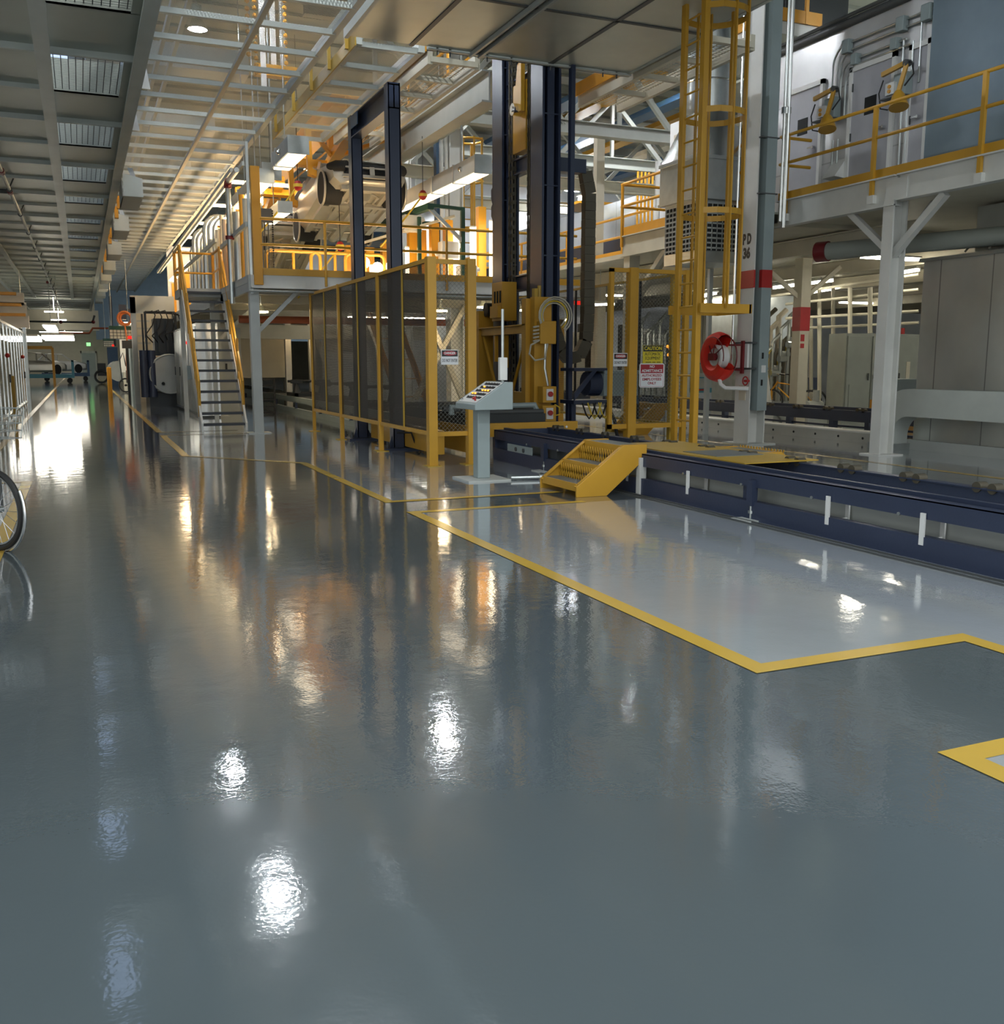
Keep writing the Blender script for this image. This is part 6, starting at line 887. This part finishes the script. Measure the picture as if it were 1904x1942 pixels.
a = yp(236, 604, 43); S('hose_coil', 'orange hose coiled on a reel above the status board', 'hose', MB().ring(a, (.3, 1, 0), .27, .045, 24, 8).ring(a+V((.05, .05, 0)), (.3, 1, 0), .22, .045, 24, 8).tube([a+V((0, 0, -.28)), a+V((.05, 0, -.9)), a+V((-.02, 0, -1.6)), a+V((0, 0, -2.6))], .035, 6), 'hose'); S('boom_arm', 'dark boom arm on a mast above the status board', 'boom', MB().bar(yp(238, 590, 46), yp(286, 589, 46), .12, .18).bar(yp(232, 606, 46), yp(232, 578, 46), .35, .3).cyl(yp(213, 640, 46), yp(209, 562, 46), .06, 10), 'mast')
S('white_curtain', 'pale ribbed machine curtain beside the far aisle', 'curtain', MB().box(yp(230, 700, 50).x, yp(270, 700, 50).x, 50, 50.1, 0.9, 3.2), 'pwhite'); S('curtain_fill', 'warm strip added to light the pale machine curtain', 'light fitting', MB().box(yp(230, 642, 48).x, yp(268, 642, 48).x, 48, 48.3, 3.1, 3.18), 'tubew')  # strip added in front so the curtain looks bright
fc2 = T('tool_cart', 'black tool cart on bicycle wheels beside the far aisle', 'cart', (2.15, 48, 0)); P(fc2, 'box', MB().box(1.9, 2.7, 47.6, 48.2, .45, 1.0).box(2.0, 2.4, 47.7, 48.1, 1.0, 1.25), 'iron'); P(fc2, 'label_strip', MB().box(2.05, 2.55, 47.59, 47.6, .72, .78), 'ochre')
for x_ in (1.85, 2.6): P(fc2, 'wheel', MB().ring((x_, 47.6, .34), (.3, 1, 0), .3, .035, 22, 6).cyl((x_-.02, 47.6, .34), (x_+.02, 47.7, .34), .05, 8), 'black')
P(fc2, 'handle', MB().tube([(1.7, 47.6, .5), (1.65, 47.6, 1.5), (1.8, 47.6, 1.8), (1.9, 47.6, 1.2)], .03, 6), 'iron'); S('cloth_sack', 'white cloth draped on the machine behind the tool cart', 'cloth', MB().ball((2.75, 49, 1.6), .32, 12, 1.7), 'pwhite')
S('round_tank', 'white round ended tank at the right side of the far aisle', 'tank', MB().cyl((1.9, 56, .9), (1.9, 60, .9), .55, 20), 'lgrey'); S('blue_locker', 'blue locker against the far end of the aisle', 'locker', MB().box(1.6, 2.2, 66, 67, 0, 2.3), 'bluel'); S('parts_bin', 'dark bin on two wheels standing in the far aisle', 'bin', MB().ring((1.2, 68, .45), (.2, 1, 0), .38, .07, 20, 6).box(1.0, 1.5, 68.1, 68.6, .5, 1.3), 'iron')
S('grey_control_post', 'slim post with red and black controls beside the far aisle', 'control post', MB().box(1.62, 1.72, 40, 40.1, 0, 2.2).box(1.5, 1.85, 39.9, 40.1, 1.9, 2.2), 'dgrey')
for k in range(5): S('machine_cell', 'pale machine cell front along the right of the far aisle, number %d' % (k+1), 'machine', MB().box(2.0+.25*(k % 2), 3.0, 38.5+3.2*k, 41.2+3.2*k, 0, 2.2+.25*(k % 3)), ('lgrey', 'cream', 'grey')[k % 3], group='machine cells beside the far aisle')
for i, (v, u1) in enumerate(((577, 40), (596, 48), (556, 30))): a = yp(0, v, 38); S('orange_stripe_beam', 'orange beam high at the left edge beyond the guard tray, %s' % ('middle', 'lowest', 'highest')[i], 'beam', MB().box(-14, yp(u1, v, 38).x, 38, 38.3, a.z-.05, a.z+.05), 'orange')
for i, (v, u1) in enumerate(((566, 45), (610, 55), (585, 50))): a = yp(0, v, 39); S('white_cross_beam', 'pale deep beam high at the left edge beyond the guard tray, %s' % ('highest', 'lowest', 'middle')[i], 'beam', MB().box(-14, yp(u1, v, 39).x, 39, 39.3, a.z-.22, a.z+.22), 'white')
S('side_ceiling', 'pale lowered ceiling left of the far aisle', 'ceiling panel', MB().box(-14, -3.3, 40, 76, 3.7, 3.8), 'cream')
for i, (u, y) in enumerate(((497, 19.5), (517, 19.8), (535, 20.4))): a = yp(u, 60, y); S('white_hanger', 'white hanging strip seen through the mesh above the aisle, %s' % ('left', 'middle', 'right')[i], 'hanger', MB().box(a.x-.05, a.x+.05, y-.02, y+.02, yp(u, 170-20*i, y).z, 9.55), 'pwhite')
for i, (u, y) in enumerate(((484, 18.5), (541, 19), (470, 17.5))):
    a = yp(u, 60, y); mb = MB()
    for k in range(22): mb.ball((a.x, y, 6.5+.12*k), .045, 6)
    S('orange_chain', 'orange chain hanging above the wire mesh, %s of three' % ('middle', 'rightmost', 'leftmost')[i], 'chain', mb, 'orange')
S('hoist_beam', 'orange hoist beam above the wire mesh joining the chains', 'beam', MB().box(yp(480, 70, 19.6).x, yp(560, 70, 19.6).x, 19.5, 19.7, 6.75, 6.95), 'orange')
for i, x in enumerate((1.75, 2.0)): S('upper_rail', 'pale rail running along above the wire mesh, %s' % ('nearer the guard tray', 'farther from the guard tray')[i], 'rail', MB().box(x, x+.07, 12, 60, 7.3, 7.4), 'tan')
for i, y in enumerate((17.5, 23.5, 29.5, 36)): S('duct_run', 'grey duct crossing above the wire mesh, %s' % ('nearest', 'second', 'third', 'farthest')[i], 'duct', MB().box(.5, 3.9, y, y+.7, 7.8, 8.3), 'lgrey')
# foreground bicycle, mostly out of view on the left
u0 = zp(-2, 1044, 0); ang = math.radians(-51); d = V((cos(ang), sin(ang), 0))
bike('bicycle with a wire front basket cut off by the left edge of the view', u0-d*.55, ang, 'dgrey', .31, True)
# ================================================================ world and view
w = bpy.data.worlds.new('world'); sc.world = w; w.use_nodes = True; bg = w.node_tree.nodes['Background']; bg.inputs[0].default_value = (.67, .71, .72, 1); bg.inputs[1].default_value = 1.0
sc.view_settings.view_transform = 'Standard'; sc.view_settings.look = 'None'; sc.view_settings.exposure = 0.96; sc.view_settings.gamma = 1
cy = sc.cycles; cy.max_bounces = 7; cy.diffuse_bounces = 3; cy.glossy_bounces = 4; cy.transmission_bounces = 2; cy.transparent_max_bounces = 14; cy.use_denoising = True; cy.sample_clamp_indirect = 6.0; cy.caustics_reflective = False; cy.caustics_refractive = False
